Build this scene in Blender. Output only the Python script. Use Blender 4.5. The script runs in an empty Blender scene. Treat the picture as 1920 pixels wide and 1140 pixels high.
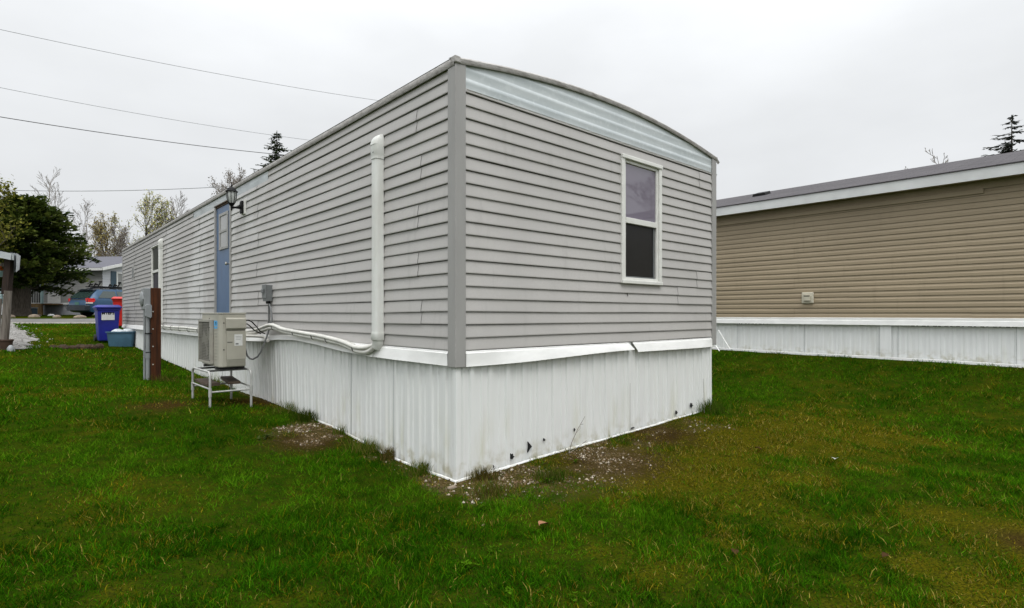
import bpy, math, random
import numpy as np
from mathutils import Vector
rad = math.radians
random.seed(7)
rng = np.random.default_rng(11)
SC = bpy.context.scene
COL = SC.collection

# ------------------------------------------------------------------ camera
EYE = 1.4135
CAM = np.array([-2.778, -3.771])
EX = np.array([.7417, -.671])      # camera right, on the ground
EZ = np.array([.671, .7417])       # camera forward, on the ground
cd = bpy.data.cameras.new("camera"); co = bpy.data.objects.new("camera", cd); COL.objects.link(co)
co.location = (CAM[0], CAM[1], EYE)
co.rotation_euler = (rad(90), 0, -math.atan2(.671, .7417))
cd.sensor_width = 36; cd.lens = 19.5; cd.shift_y = .0101
cd.clip_start = .05; cd.clip_end = 1500
SC.camera = co

# ------------------------------------------------------------------ sky and sun (overcast)
SUN_EL, SUN_ROT = rad(58), rad(205)
w = bpy.data.worlds.new("World"); SC.world = w; w.use_nodes = True
nt = w.node_tree; nt.nodes.clear(); N = nt.nodes.new; L = nt.links.new
wo = N("ShaderNodeOutputWorld"); bg = N("ShaderNodeBackground"); bg.inputs[1].default_value = .1
sky = N("ShaderNodeTexSky"); sky.sky_type = 'NISHITA'; sky.sun_disc = False
sky.sun_elevation = SUN_EL; sky.sun_rotation = SUN_ROT; sky.dust_density = 4; sky.air_density = 1
hs = N("ShaderNodeHueSaturation"); hs.inputs['Saturation'].default_value = .12
L(sky.outputs[0], hs.inputs['Color'])
tc = N("ShaderNodeTexCoord"); sep = N("ShaderNodeSeparateXYZ"); L(tc.outputs['Generated'], sep.inputs[0])
ramp = N("ShaderNodeMapRange"); ramp.inputs[1].default_value = .0; ramp.inputs[2].default_value = .95
ramp.inputs[3].default_value = 5.9; ramp.inputs[4].default_value = 27.0
pw = N("ShaderNodeMath"); pw.operation = 'POWER'; pw.inputs[1].default_value = 3.0
L(sep.outputs[2], pw.inputs[0]); L(pw.outputs[0], ramp.inputs[0])
noi = N("ShaderNodeTexNoise"); noi.inputs['Scale'].default_value = 2.1; noi.inputs['Detail'].default_value = 5
mp = N("ShaderNodeMapping"); mp.inputs['Scale'].default_value = (1, 1, 2.4); L(tc.outputs['Generated'], mp.inputs[0]); L(mp.outputs[0], noi.inputs['Vector'])
nr = N("ShaderNodeMapRange"); nr.inputs[1].default_value = .32; nr.inputs[2].default_value = .68; nr.inputs[3].default_value = .90; nr.inputs[4].default_value = 1.07
L(noi.outputs[0], nr.inputs[0])
mu = N("ShaderNodeMath"); mu.operation = 'MULTIPLY'; L(ramp.outputs[0], mu.inputs[0]); L(nr.outputs[0], mu.inputs[1])
vm = N("ShaderNodeVectorMath"); vm.operation = 'SCALE'; vm.inputs[0].default_value = (.965, .99, 1.015); L(mu.outputs[0], vm.inputs['Scale'])
mx = N("ShaderNodeMix"); mx.data_type = 'RGBA'; mx.inputs[0].default_value = .86
L(hs.outputs[0], mx.inputs[6]); L(vm.outputs[0], mx.inputs[7])
L(mx.outputs[2], bg.inputs[0]); L(bg.outputs[0], wo.inputs[0])
sl = bpy.data.lights.new("sun", 'SUN'); so = bpy.data.objects.new("sun", sl); COL.objects.link(so)
sl.energy = .8; sl.angle = rad(25); sl.color = (1, .97, .93)
# sun stands behind the camera, a little to its left
sd = Vector((math.sin(SUN_ROT) * math.cos(SUN_EL), math.cos(SUN_ROT) * math.cos(SUN_EL), math.sin(SUN_EL)))
so.rotation_euler = sd.to_track_quat('Z', 'Y').to_euler()
SC.view_settings.view_transform = 'Standard'; SC.view_settings.look = 'None'
SC.view_settings.exposure = .52; SC.view_settings.gamma = 1
SC.render.engine = 'CYCLES'

# ------------------------------------------------------------------ helpers
def at(px, py, Z):
    """the point that the photograph's pixel shows at Z metres of depth"""
    a = (px - 960) / 1040; b = (589.4 - py) / 1040
    p = CAM + Z * (EZ + a * EX)
    return np.array([p[0], p[1], EYE + Z * b])

def tag(o, label=None, cat=None, group=None, kind=None):
    if label: o['label'] = label
    if cat: o['category'] = cat
    if group: o['group'] = group
    if kind: o['kind'] = kind
    return o

def empty(name, loc, label, cat, group=None):
    o = bpy.data.objects.new(name, None); COL.objects.link(o); o.location = loc; o.empty_display_size = .2
    return tag(o, label, cat, group)

def root_of(o):
    while o.parent: o = o.parent
    return o

def copy_tree(o, parent=None):
    c = o.copy(); COL.objects.link(c)
    if parent: c.parent = parent
    for ch in list(o.children): copy_tree(ch, c)
    return c

class MB:
    def __init__(s): s.v = []; s.f = []; s.c = None
    def add(s, vs, fs):
        b = len(s.v); s.v += [tuple(map(float, p)) for p in vs]; s.f += [tuple(i + b for i in f) for f in fs]; return s
    def quad(s, a, b, c, d): return s.add([a, b, c, d], [(0, 1, 2, 3)])
    def box(s, a, b):
        x0, y0, z0 = np.minimum(a, b); x1, y1, z1 = np.maximum(a, b)
        return s.add([(x0,y0,z0),(x1,y0,z0),(x1,y1,z0),(x0,y1,z0),(x0,y0,z1),(x1,y0,z1),(x1,y1,z1),(x0,y1,z1)],
                     [(3,2,1,0),(4,5,6,7),(0,1,5,4),(1,2,6,5),(2,3,7,6),(3,0,4,7)])
    def obox(s, c, u, v, n, hu, hv, hn):
        c, u, v, n = map(np.asarray, (c, u, v, n))
        P = [c + i*u*hu + j*v*hv + k*n*hn for k in (-1,1) for i, j in ((-1,-1),(1,-1),(1,1),(-1,1))]
        return s.add(P, [(3,2,1,0),(4,5,6,7),(0,1,5,4),(1,2,6,5),(2,3,7,6),(3,0,4,7)])
    def beam(s, a, b, wd, th, up=(0,0,1)):
        a, b = np.asarray(a, float), np.asarray(b, float); d = b - a; l = np.linalg.norm(d); d = d / l
        up = np.asarray(up, float)
        if abs(d @ up) > .98: up = np.array([1., 0, 0])
        u = np.cross(up, d); u /= np.linalg.norm(u); v = np.cross(d, u)
        return s.obox((a + b) / 2, u, v, d, wd / 2, th / 2, l / 2)
    def tube(s, pts, r, seg=8, cap=True):
        pts = [np.asarray(p, float) for p in pts]; n = len(pts)
        rs = r if hasattr(r, '__len__') else [r] * n
        b = len(s.v); u = None
        for i, p in enumerate(pts):
            d = pts[min(i+1, n-1)] - pts[max(i-1, 0)]; d = d / (np.linalg.norm(d) + 1e-9)
            if u is None:
                u = np.cross(d, (0, 0, 1) if abs(d[2]) < .9 else (1, 0, 0))
            u = u - d * (u @ d); u = u / (np.linalg.norm(u) + 1e-9); v = np.cross(d, u)
            for k in range(seg):
                t = 2 * math.pi * k / seg
                s.v.append(tuple(p + rs[i] * (math.cos(t) * u + math.sin(t) * v)))
        for i in range(n - 1):
            for k in range(seg):
                k2 = (k + 1) % seg
                s.f.append((b+i*seg+k, b+i*seg+k2, b+(i+1)*seg+k2, b+(i+1)*seg+k))
        if cap:
            s.f.append(tuple(b + k for k in range(seg))[::-1]); s.f.append(tuple(b + (n-1)*seg + k for k in range(seg)))
        return s
    def lathe(s, prof, c, seg=20, axis=2):
        b = len(s.v); c = np.asarray(c, float); n = len(prof)
        for r, h in prof:
            for k in range(seg):
                t = 2 * math.pi * k / seg; p = [r*math.cos(t), r*math.sin(t), h]
                if axis == 0: p = [h, p[0], p[1]]
                if axis == 1: p = [p[1], h, p[0]]
                s.v.append(tuple(c + p))
        for i in range(n - 1):
            for k in range(seg):
                k2 = (k + 1) % seg
                s.f.append((b+i*seg+k, b+i*seg+k2, b+(i+1)*seg+k2, b+(i+1)*seg+k))
        s.f.append(tuple(b + k for k in range(seg))[::-1]); s.f.append(tuple(b + (n-1)*seg + k for k in range(seg)))
        return s
    def prism(s, poly, o, u, v, n, depth):
        """polygon in (u,v) at o, pushed along n by depth"""
        o, u, v, n = (np.asarray(q, float) for q in (o, u, v, n)); m = len(poly)
        A = [o + a*u + b*v for a, b in poly]; B = [p + n*depth for p in A]
        return s.add(A + B, [tuple(range(m))[::-1], tuple(range(m, 2*m))] + [(i, (i+1) % m, m+(i+1) % m, m+i) for i in range(m)])
    def grid(s, rows):
        n = len(rows); m = len(rows[0])
        return s.add([p for r in rows for p in r], [(i*m+j, i*m+j+1, (i+1)*m+j+1, (i+1)*m+j) for i in range(n-1) for j in range(m-1)])
    def loft(s, rings, cap=True):
        n = len(rings); m = len(rings[0])
        fs = [(i*m+j, i*m+(j+1) % m, (i+1)*m+(j+1) % m, (i+1)*m+j) for i in range(n-1) for j in range(m)]
        if cap: fs += [tuple(range(m))[::-1], tuple((n-1)*m + k for k in range(m))]
        return s.add([p for r in rings for p in r], fs)
    def build(s, name, mat, parent=None, smooth=None, bevel=0, loc=None, seg=2):
        me = bpy.data.meshes.new(name)
        off = np.zeros(3)
        if parent: off = np.array(root_of(parent).location)
        elif loc is not None: off = np.asarray(loc, float)
        me.from_pydata([tuple(np.asarray(p) - off) for p in s.v], [], s.f); me.update()
        import bmesh
        bm = bmesh.new(); bm.from_mesh(me); bmesh.ops.recalc_face_normals(bm, faces=bm.faces); bm.to_mesh(me); bm.free()
        o = bpy.data.objects.new(name, me); COL.objects.link(o); me.materials.append(mat)
        if parent: o.parent = parent
        elif loc is not None: o.location = loc
        if smooth is not None:
            me.polygons.foreach_set('use_smooth', [True] * len(me.polygons)); me.set_sharp_from_angle(angle=rad(smooth))
        if bevel:
            md = o.modifiers.new("bevel", 'BEVEL'); md.width = bevel; md.segments = seg; md.limit_method = 'ANGLE'; md.angle_limit = rad(40)
        return o

def np_mesh(name, V, faces_flat, nper, mat, col=None, parent=None, loc=None, smooth=False):
    """big mesh out of numpy arrays; faces_flat (n, nper)"""
    me = bpy.data.meshes.new(name); nf = len(faces_flat)
    off = np.array(root_of(parent).location) if parent else (np.asarray(loc) if loc is not None else np.zeros(3))
    me.vertices.add(len(V)); me.vertices.foreach_set('co', (V - off).astype(np.float32).ravel())
    me.loops.add(nf * nper); me.loops.foreach_set('vertex_index', faces_flat.astype(np.int32).ravel())
    me.polygons.add(nf); me.polygons.foreach_set('loop_start', np.arange(0, nf * nper, nper, dtype=np.int32))
    me.polygons.foreach_set('loop_total', np.full(nf, nper, dtype=np.int32))
    me.polygons.foreach_set('use_smooth', np.full(nf, smooth))
    me.update(calc_edges=True)
    if col is not None:
        a = me.attributes.new('Col', 'FLOAT_COLOR', 'POINT')
        a.data.foreach_set('color', np.c_[col, np.ones(len(col))].astype(np.float32).ravel())
    me.materials.append(mat)
    o = bpy.data.objects.new(name, me); COL.objects.link(o)
    if parent: o.parent = parent
    elif loc is not None: o.location = loc
    return o

# value noise in the ground plane
_lat = rng.random((256, 256))
def vnoise(x, y, s, seed=0):
    x = np.asarray(x) / s + seed * 17.3; y = np.asarray(y) / s + seed * 9.7
    xi = np.floor(x).astype(int); yi = np.floor(y).astype(int); fx = x - xi; fy = y - yi
    fx = fx*fx*(3-2*fx); fy = fy*fy*(3-2*fy); g = lambda i, j: _lat[(i) % 256, (j) % 256]
    return (g(xi, yi)*(1-fx) + g(xi+1, yi)*fx)*(1-fy) + (g(xi, yi+1)*(1-fx) + g(xi+1, yi+1)*fx)*fy
def fbm(x, y, s, seed=0): return .5*vnoise(x, y, s, seed) + .3*vnoise(x, y, s*.47, seed+3) + .2*vnoise(x, y, s*.21, seed+6)
def sstep(a, b, x):
    t = np.clip((np.asarray(x, float) - a) / (b - a), 0, 1); return t*t*(3-2*t)

# ------------------------------------------------------------------ materials
def new_mat(name):
    m = bpy.data.materials.new(name); m.use_nodes = True; t = m.node_tree
    return m, t, t.nodes['Principled BSDF']
def nd(t, kind, **kw):
    n = t.nodes.new(kind)
    for k, v in kw.items():
        if isinstance(k, str) and hasattr(n, k): setattr(n, k, v)
    return n
def noise(t, scale, detail=4, coord='Object', stretch=(1,1,1), rough=.55):
    c = t.nodes.new("ShaderNodeTexCoord"); mp = t.nodes.new("ShaderNodeMapping"); mp.inputs['Scale'].default_value = stretch
    n = t.nodes.new("ShaderNodeTexNoise"); n.inputs['Scale'].default_value = scale; n.inputs['Detail'].default_value = detail; n.inputs['Roughness'].default_value = rough
    t.links.new(c.outputs[coord], mp.inputs[0]); t.links.new(mp.outputs[0], n.inputs['Vector']); return n
def mrange(t, src, a, b, c=0., d=1.):
    n = t.nodes.new("ShaderNodeMapRange"); n.interpolation_type = 'SMOOTHSTEP'
    for i, v in zip((1, 2, 3, 4), (a, b, c, d)): n.inputs[i].default_value = v
    t.links.new(src, n.inputs[0]); return n.outputs[0]
def mixc(t, fac, a, b):
    n = t.nodes.new("ShaderNodeMix"); n.data_type = 'RGBA'
    for sock, v in ((n.inputs[0], fac), (n.inputs[6], a), (n.inputs[7], b)):
        if hasattr(v, 'links'): t.links.new(v, sock)
        elif isinstance(v, (int, float)): sock.default_value = v
        else: sock.default_value = (*v, 1)
    return n.outputs[2]
def math2(t, op, a, b):
    n = t.nodes.new("ShaderNodeMath"); n.operation = op
    for sock, v in ((n.inputs[0], a), (n.inputs[1], b)):
        if hasattr(v, 'links'): t.links.new(v, sock)
        else: sock.default_value = v
    return n.outputs[0]
def bump(t, b, src, strength, dist=.01):
    n = t.nodes.new("ShaderNodeBump"); n.inputs['Strength'].default_value = strength; n.inputs['Distance'].default_value = dist
    t.links.new(src, n.inputs['Height']); t.links.new(n.outputs[0], b.inputs['Normal'])

def simple(name, c, rough=.5, metal=0., var=.12, scale=6., c2=None, bmp=0., stretch=(1,1,1), spec=.5, bscale=None):
    m, t, b = new_mat(name)
    n = noise(t, scale, 5, stretch=stretch)
    c2 = c2 or tuple(v * (1 - var * 2.2) for v in c)
    f = mrange(t, n.outputs[0], .3, .72)
    t.links.new(mixc(t, f, c, c2), b.inputs['Base Color'])
    b.inputs['Roughness'].default_value = rough; b.inputs['Metallic'].default_value = metal
    b.inputs['Specular IOR Level'].default_value = spec
    if bmp:
        n2 = noise(t, bscale or scale * 3, 4, stretch=stretch); bump(t, b, n2.outputs[0], bmp)
    return m

def siding_mat(name, c, chalk=None, chalk_amt=0.):
    m, t, b = new_mat(name)
    big = noise(t, .9, 5, stretch=(1, .5, 1)); streak = noise(t, 3.5, 4, stretch=(3, 3, .35)); fine = noise(t, 60, 3)
    col = mixc(t, mrange(t, big.outputs[0], .3, .7), c, tuple(v * .88 for v in c))
    col = mixc(t, mrange(t, streak.outputs[0], .55, .8, 0, .5), col, tuple(v * .72 for v in c))
    col = mixc(t, mrange(t, fine.outputs[0], .3, .7, 0, .3), col, tuple(v * .85 for v in c))
    if chalk:
        cn = noise(t, .55, 4, stretch=(1, 1, .7), rough=.65)
        g = t.nodes.new("ShaderNodeTexCoord"); sp = t.nodes.new("ShaderNodeSeparateXYZ"); t.links.new(g.outputs['Object'], sp.inputs[0])
        zone = math2(t, 'MULTIPLY', mrange(t, sp.outputs[1], 2.5, 6.5), mrange(t, sp.outputs[1], 12.3, 10.4))
        f = math2(t, 'MULTIPLY', mrange(t, cn.outputs[0], .42, .6, 0, chalk_amt), zone)
        col = mixc(t, f, col, chalk)
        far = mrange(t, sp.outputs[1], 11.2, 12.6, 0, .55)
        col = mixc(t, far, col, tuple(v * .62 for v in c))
    t.links.new(col, b.inputs['Base Color'])
    b.inputs['Roughness'].default_value = .5; b.inputs['Specular IOR Level'].default_value = .35
    wv = noise(t, 2.2, 2, stretch=(1, .6, 1)); bump(t, b, wv.outputs[0], .25, .03)
    return m

def skirt_mat(name, c, stain=.6, z0=0.):
    m, t, b = new_mat(name)
    g = t.nodes.new("ShaderNodeTexCoord"); sp = t.nodes.new("ShaderNodeSeparateXYZ"); t.links.new(g.outputs['Object'], sp.inputs[0])
    st = noise(t, 2.2, 5, stretch=(2.5, 2.5, .5)); fi = noise(t, 14, 4, stretch=(2, 2, .12)); sp2 = noise(t, 9, 5)
    col = mixc(t, mrange(t, fi.outputs[0], .45, .8, 0, .3), c, tuple(v * .75 for v in c))
    low = mrange(t, sp.outputs[2], z0 + .75, z0 + .05)
    f = math2(t, 'MULTIPLY', low, mrange(t, st.outputs[0], .5, .78, 0, stain))
    col = mixc(t, f, col, (.50, .49, .33))
    low2 = mrange(t, sp.outputs[2], z0 + .28, z0 + .02)
    f2 = math2(t, 'MULTIPLY', low2, mrange(t, sp2.outputs[0], .42, .72, 0, .8))
    col = mixc(t, f2, col, (.36, .33, .20))
    t.links.new(col, b.inputs['Base Color']); b.inputs['Roughness'].default_value = .42
    wv = noise(t, 2.5, 2, stretch=(1, 1, .5)); bump(t, b, wv.outputs[0], .3, .03)
    return m

def galv_mat():
    m, t, b = new_mat("galvanized")
    n = noise(t, 3, 5, stretch=(.5, .5, 3)); n2 = noise(t, 18, 4)
    col = mixc(t, mrange(t, n.outputs[0], .3, .7), (.60, .64, .645), (.49, .535, .545))
    col = mixc(t, mrange(t, n2.outputs[0], .5, .75, 0, .4), col, (.72, .76, .76))
    t.links.new(col, b.inputs['Base Color']); b.inputs['Metallic'].default_value = .25; b.inputs['Roughness'].default_value = .42
    return m

def glass_mat(name, c, ior=1.6, rough=.03):
    m, t, b = new_mat(name)
    b.inputs['Base Color'].default_value = (*c, 1); b.inputs['Roughness'].default_value = rough; b.inputs['IOR'].default_value = ior
    return m

def attr_mat(name, rough=.6, spec=.3, trans=0., mottled=0.):
    m, t, b = new_mat(name)
    a = t.nodes.new("ShaderNodeAttribute"); a.attribute_name = 'Col'
    src = a.outputs['Color']
    if mottled:
        n = noise(t, 30, 4); src = mixc(t, mrange(t, n.outputs[0], .35, .75, 0, mottled), src, (.03, .025, .015))
    t.links.new(src, b.inputs['Base Color'])
    b.inputs['Roughness'].default_value = rough; b.inputs['Specular IOR Level'].default_value = spec
    if trans:
        tr = t.nodes.new("ShaderNodeBsdfTranslucent"); t.links.new(src, tr.inputs[0])
        ms = t.nodes.new("ShaderNodeMixShader"); ms.inputs[0].default_value = trans
        t.links.new(b.outputs[0], ms.inputs[1]); t.links.new(tr.outputs[0], ms.inputs[2])
        t.links.new(ms.outputs[0], t.nodes['Material Output'].inputs['Surface'])
    return m

def shingle_mat(name, c):
    m, t, b = new_mat(name)
    br = t.nodes.new("ShaderNodeTexBrick"); g = t.nodes.new("ShaderNodeTexCoord"); mp = t.nodes.new("ShaderNodeMapping")
    mp.inputs['Rotation'].default_value = (0, 0, rad(90)); t.links.new(g.outputs['Object'], mp.inputs[0]); t.links.new(mp.outputs[0], br.inputs[0])
    br.inputs['Scale'].default_value = 1; br.inputs['Brick Width'].default_value = .3; br.inputs['Row Height'].default_value = .13; br.inputs['Mortar Size'].default_value = .006
    br.inputs['Color1'].default_value = (*c, 1); br.inputs['Color2'].default_value = (*[v*.72 for v in c], 1); br.inputs['Mortar'].default_value = (*[v*.4 for v in c], 1)
    n = noise(t, 40, 4); col = mixc(t, mrange(t, n.outputs[0], .35, .7, 0, .45), br.outputs[0], tuple(v*.6 for v in c))
    t.links.new(col, b.inputs['Base Color']); b.inputs['Roughness'].default_value = .9; b.inputs['Specular IOR Level'].default_value = .2
    bump(t, b, br.outputs[1], .5, .01)
    return m

def wood_mat(name, c, c2, stretch=(8, 8, .6), rough=.75):
    return simple(name, c, rough, c2=c2, scale=3.5, stretch=stretch, bmp=.4, spec=.25)

M = dict(
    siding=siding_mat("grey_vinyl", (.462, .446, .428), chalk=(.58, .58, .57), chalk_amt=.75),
    corner=simple("grey_corner_vinyl", (.325, .318, .306), .5, var=.06, scale=3, stretch=(2, 2, .4)),
    skirt=skirt_mat("white_skirt", (.745, .755, .74)),
    beige=siding_mat("beige_vinyl", (.375, .300, .200)),
    beigeskirt=skirt_mat("white_skirt_neighbour", (.82, .83, .825), .25, -.05),
    trim=simple("white_trim", (.84, .84, .82), .38, var=.05, scale=4, stretch=(1, 1, 3)),
    vinylwhite=simple("white_window_vinyl", (.72, .72, .68), .4, var=.05, scale=5),
    galv=galv_mat(),
    edge=simple("weathered_edge", (.42, .405, .385), .6, .2, c2=(.25, .235, .215), scale=14, stretch=(1, 1, 2), bmp=.4),
    alum=simple("bare_aluminium", (.58, .62, .63), .4, .3, c2=(.42, .45, .46), scale=5, stretch=(1, .5, 2)),
    roofmembrane=simple("roof_membrane", (.4, .4, .39), .8, var=.1),
    shingle=shingle_mat("purple_grey_shingle", (.098, .091, .096)),
    fardark=simple("dark_far_roof", (.10, .10, .12), .85, var=.08, scale=2),
    fascia=simple("white_fascia", (.65, .66, .655), .4, var=.05, scale=3),
    black=simple("black_metal", (.006, .006, .006), .6, var=.1, scale=20, spec=.2),
    dark=simple("dark_void", (.006, .006, .006), .9, var=.1),
    upane=glass_mat("upper_glass", (.165, .145, .185), 1.8),  # lavender sky reflection is partly put into the base colour
    lpane=simple("screened_glass", (.012, .012, .012), .35, var=.1, scale=3, spec=.35),
    sidepane=simple("side_screen", (.018, .021, .010), .5, var=.2, scale=2, spec=.15), sidelow=simple("side_screen_low", (.022, .018, .030), .5, var=.2, scale=2, spec=.15),
    doorpane=simple("door_glass", (.30, .30, .29), .18, var=.1, scale=2),
    blue=simple("blue_door", (.070, .135, .255), .42, var=.1, scale=2.5, stretch=(1, 1, .5)),
    doorframe=simple("grey_door_frame", (.33, .325, .31), .5, var=.06),
    woodhead=wood_mat("rotten_header", (.10, .06, .03), (.035, .022, .012), (1, 6, 6)),
    chrome=simple("chrome_knob", (.7, .68, .62), .18, 1., var=.03),
    lampglass=glass_mat("lantern_glass", (.42, .44, .42), 1.5, .12),
    pvc=simple("white_pvc", (.72, .73, .70), .42, var=.06, scale=3, c2=(.60, .60, .56), stretch=(2, 2, .5)),
    tape=simple("white_pipe_wrap", (.70, .69, .64), .5, var=.08, scale=9, bmp=.2),
    boxgrey=simple("grey_enclosure", (.165, .175, .175), .5, .1, var=.08, scale=8),
    cable=simple("grey_conduit", (.14, .145, .145), .5, var=.1),
    ac=simple("putty_cabinet", (.40, .385, .325), .45, var=.05, scale=3, c2=(.345, .33, .275)),
    acdark=simple("coil_dark", (.045, .046, .042), .6, var=.2, scale=30),
    acgrill=simple("putty_grille", (.36, .345, .30), .5, var=.1),
    logo=simple("light_blue_sticker", (.07, .40, .75), .4, var=.03),
    paper=simple("paper_label", (.66, .66, .64), .5, var=.05, scale=20),
    steel=simple("white_tube", (.45, .45, .43), .4, .1, var=.1, scale=9),
    plank=wood_mat("brown_plank", (.105, .078, .055), (.055, .04, .03), (.6, 6, 6)),
    post=wood_mat("stained_post", (.075, .022, .005), (.024, .008, .0025), (9, 9, .5)),
    screw=simple("screw_head", (.7, .68, .62), .35, .6, var=.05),
    metergrey=simple("meter_grey", (.26, .275, .28), .5, .1, var=.07, scale=4),
    bluebin=simple("blue_plastic", (.014, .020, .27), .42, var=.12, scale=3),
    redbin=simple("red_plastic", (.55, .018, .012), .42, var=.1, scale=3),
    tote=simple("slate_blue_tote", (.06, .145, .215), .5, var=.12, scale=3),
    bag=simple("pale_bag", (.55, .60, .62), .4, var=.2, scale=7, bmp=.5),
    paint=simple("blue_car_paint", (.030, .080, .155), .3, .1, var=.04),
    carglass=glass_mat("car_glass", (.02, .035, .032), 1.6),
    cardark=simple("shaded_dirty_car_rear", (.012, .018, .025), .25, .2, var=.05),  # blue car's rear, with its shade and dirt put into the colour
    rubber=simple("rubber", (.012, .012, .012), .75, var=.1),
    rim=simple("wheel_rim", (.35, .35, .36), .35, .7, var=.05),
    redlens=simple("red_lens", (.62, .012, .01), .15, var=.05),
    whitelens=simple("clear_lens", (.7, .66, .64), .15, var=.05),
    plate=simple("licence_plate", (.06, .16, .13), .4, var=.05),
    farshade=siding_mat("far_shaded_siding", (.34, .34, .33)),  # the long wall's shade is put into this greyer colour
    farwhite=siding_mat("far_white_siding", (.62, .63, .67)),
    shutter=simple("slate_shutter", (.045, .085, .12), .5, var=.06),
    teal=simple("teal_post", (.25, .36, .37), .5, var=.08),
    porchwood=wood_mat("mossy_porch_wood", (.15, .10, .035), (.06, .028, .012), (2, 2, .6)),
    bark=simple("bark", (.11, .092, .075), .9, c2=(.05, .042, .034), scale=8, stretch=(3, 3, .5), bmp=.6, spec=.1),
    greybark=simple("grey_bark", (.27, .245, .22), .9, c2=(.16, .145, .13), scale=5, stretch=(3, 3, .5), spec=.1),
    leaf=attr_mat("foliage", .75, .1, .25),
    grass=attr_mat("grass_blades", .9, 0., .3),
    stones=attr_mat("stone_chips", .8, .25, 0, .25),
    log=wood_mat("weathered_log", (.21, .185, .16), (.09, .075, .062), (6, 6, .4)),
    darklog=wood_mat("dark_post_wood", (.035, .022, .016), (.018, .012, .01), (6, 6, .5)),
    sheet=simple("shelter_sheet", (.50, .53, .55), .35, .2, var=.1, scale=4),
    clay=simple("clay_pot", (.06, .03, .018), .7, var=.15),
    darkleaf=simple("dark_leaf", (.055, .030, .012), .9, var=.15, scale=20, spec=.05),
    orange=simple("orange_petals", (.72, .20, .03), .6, var=.2, scale=20),
    wire=simple("cable_line", (.05, .05, .052), .6, var=.05),
    wirepale=simple("pale_cable_line", (.26, .27, .28), .6, var=.05),
    rock=simple("border_rock", (.26, .21, .15), .85, c2=(.13, .10, .075), scale=4, bmp=.6),
    soil=simple("dark_soil", (.07, .04, .02), .95, c2=(.03, .02, .012), scale=25, bmp=.8),
    deadleaf=simple("dead_leaf", (.30, .14, .06), .7, var=.15, scale=20),
    asphalt=simple("asphalt", (.135, .128, .122), .9, c2=(.10, .096, .092), scale=3, bmp=.3, bscale=80),
    vergechip=simple("pale_road_edge", (.24, .225, .20), .9, c2=(.15, .14, .125), scale=12, bmp=.4),
    pathgravel=simple("gravel_path", (.25, .24, .225), .9, c2=(.06, .056, .048), scale=7, bmp=.8, bscale=60),
    vent=simple("almond_vent", (.60, .56, .45), .5, var=.05),
)

# ------------------------------------------------------------------ terrain
TP = np.array([(0,0,0),(0,1,0),(0,2.2,.10),(0,3.8,.12),(0,5.4,.13),(0,8.5,.20),(0,12.4,.31),(0,16,.43),(1,0,.04),(2.6,0,.08),(4.35,0,.13),
 (-.9,4,.24),(-.9,5,.25),(-.91,7.49,.28),(-.52,17.5,.54),(-.29,16.37,.45),(-2.86,13.84,.6),(-1.49,15.2,.5),
 (-2.8,-3.8,0),(-1,-2,0),(2,-3,0),(6,-4,.06),(-5,0,.12),(-5,5,.34),(-4,9,.45),(-6,14,.75),(-1,10,.33),(-2.5,2,.12),
 (9.2,2.43,.62),(9.2,-2.68,.57),(9.2,0,.595),(8.0,0,.40),(8.0,2.4,.43),(8,-2.7,.36),(6.8,0,.17),(6,2.4,.17),(6.6,-2.7,.10),(5.2,0,.12),(4.4,4,.3),(7,6,.45),(9.2,8,.75),(11.5,-4,.7),(4,-6,.05),
 (-3.1,28.9,1.03),(0,26.1,1.03),(3,23.4,1.03),(-3.15,33,1.216),(.32,29.8,1.216),(4,26.6,1.216),(-1,22,.80),(2,20,.75),(4.4,16,.6),
 (-2.4,37.7,1.336),(1.66,40.8,1.39),(5,36,1.39),(-8,30,1.1),(-8,36,1.25),(0,48,1.4),(20,30,1.4),(20,10,1.1),(-20,20,1.1),(-20,0,.5),(-20,-20,0),(20,-20,.4),(0,-20,-.1),(-25,45,1.4),(30,45,1.4)], float)
def tps_k(d2): return np.where(d2 < 1e-9, 0, d2 * np.log(np.maximum(d2, 1e-9)) * .5)
n_ = len(TP); P_ = np.c_[np.ones(n_), TP[:, :2]]
K_ = tps_k(((TP[:, None, :2] - TP[None, :, :2])**2).sum(-1)) + np.eye(n_) * .25
A_ = np.block([[K_, P_], [P_.T, np.zeros((3, 3))]])
W_ = np.linalg.solve(A_, np.r_[TP[:, 2], np.zeros(3)])
def ground(x, y):
    x = np.asarray(x, float); y = np.asarray(y, float); sh = x.shape
    xc = np.clip(x.ravel(), -25, 30); yc = np.clip(y.ravel(), -20, 48); out = np.empty(len(xc))
    for i in range(0, len(xc), 200000):
        X = np.c_[xc[i:i+200000], yc[i:i+200000]]
        d2 = ((X[:, None, :] - TP[None, :, :2])**2).sum(-1)
        out[i:i+200000] = tps_k(d2) @ W_[:n_] + W_[n_] + X @ W_[n_+1:]
    xr = x.ravel(); yr = y.ravel()
    out = out + .018 * (fbm(xr, yr, 1.6, 2) - .5) + .01 * (vnoise(xr, yr, .35, 5) - .5)
    return out.reshape(sh)
def gz(x, y): return float(ground(np.array([x]), np.array([y]))[0])

def axis(lo, hi, fine, f0, f1):
    a = list(np.arange(f0, f1, fine)); s = fine
    x = f1
    while x < hi: a.append(x); s *= 1.16; x += s
    a.append(hi); s = fine; x = f0 - fine
    b = []
    while x > lo: b.append(x); s *= 1.16; x -= s
    b.append(lo)
    return np.array(b[::-1] + a)

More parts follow.
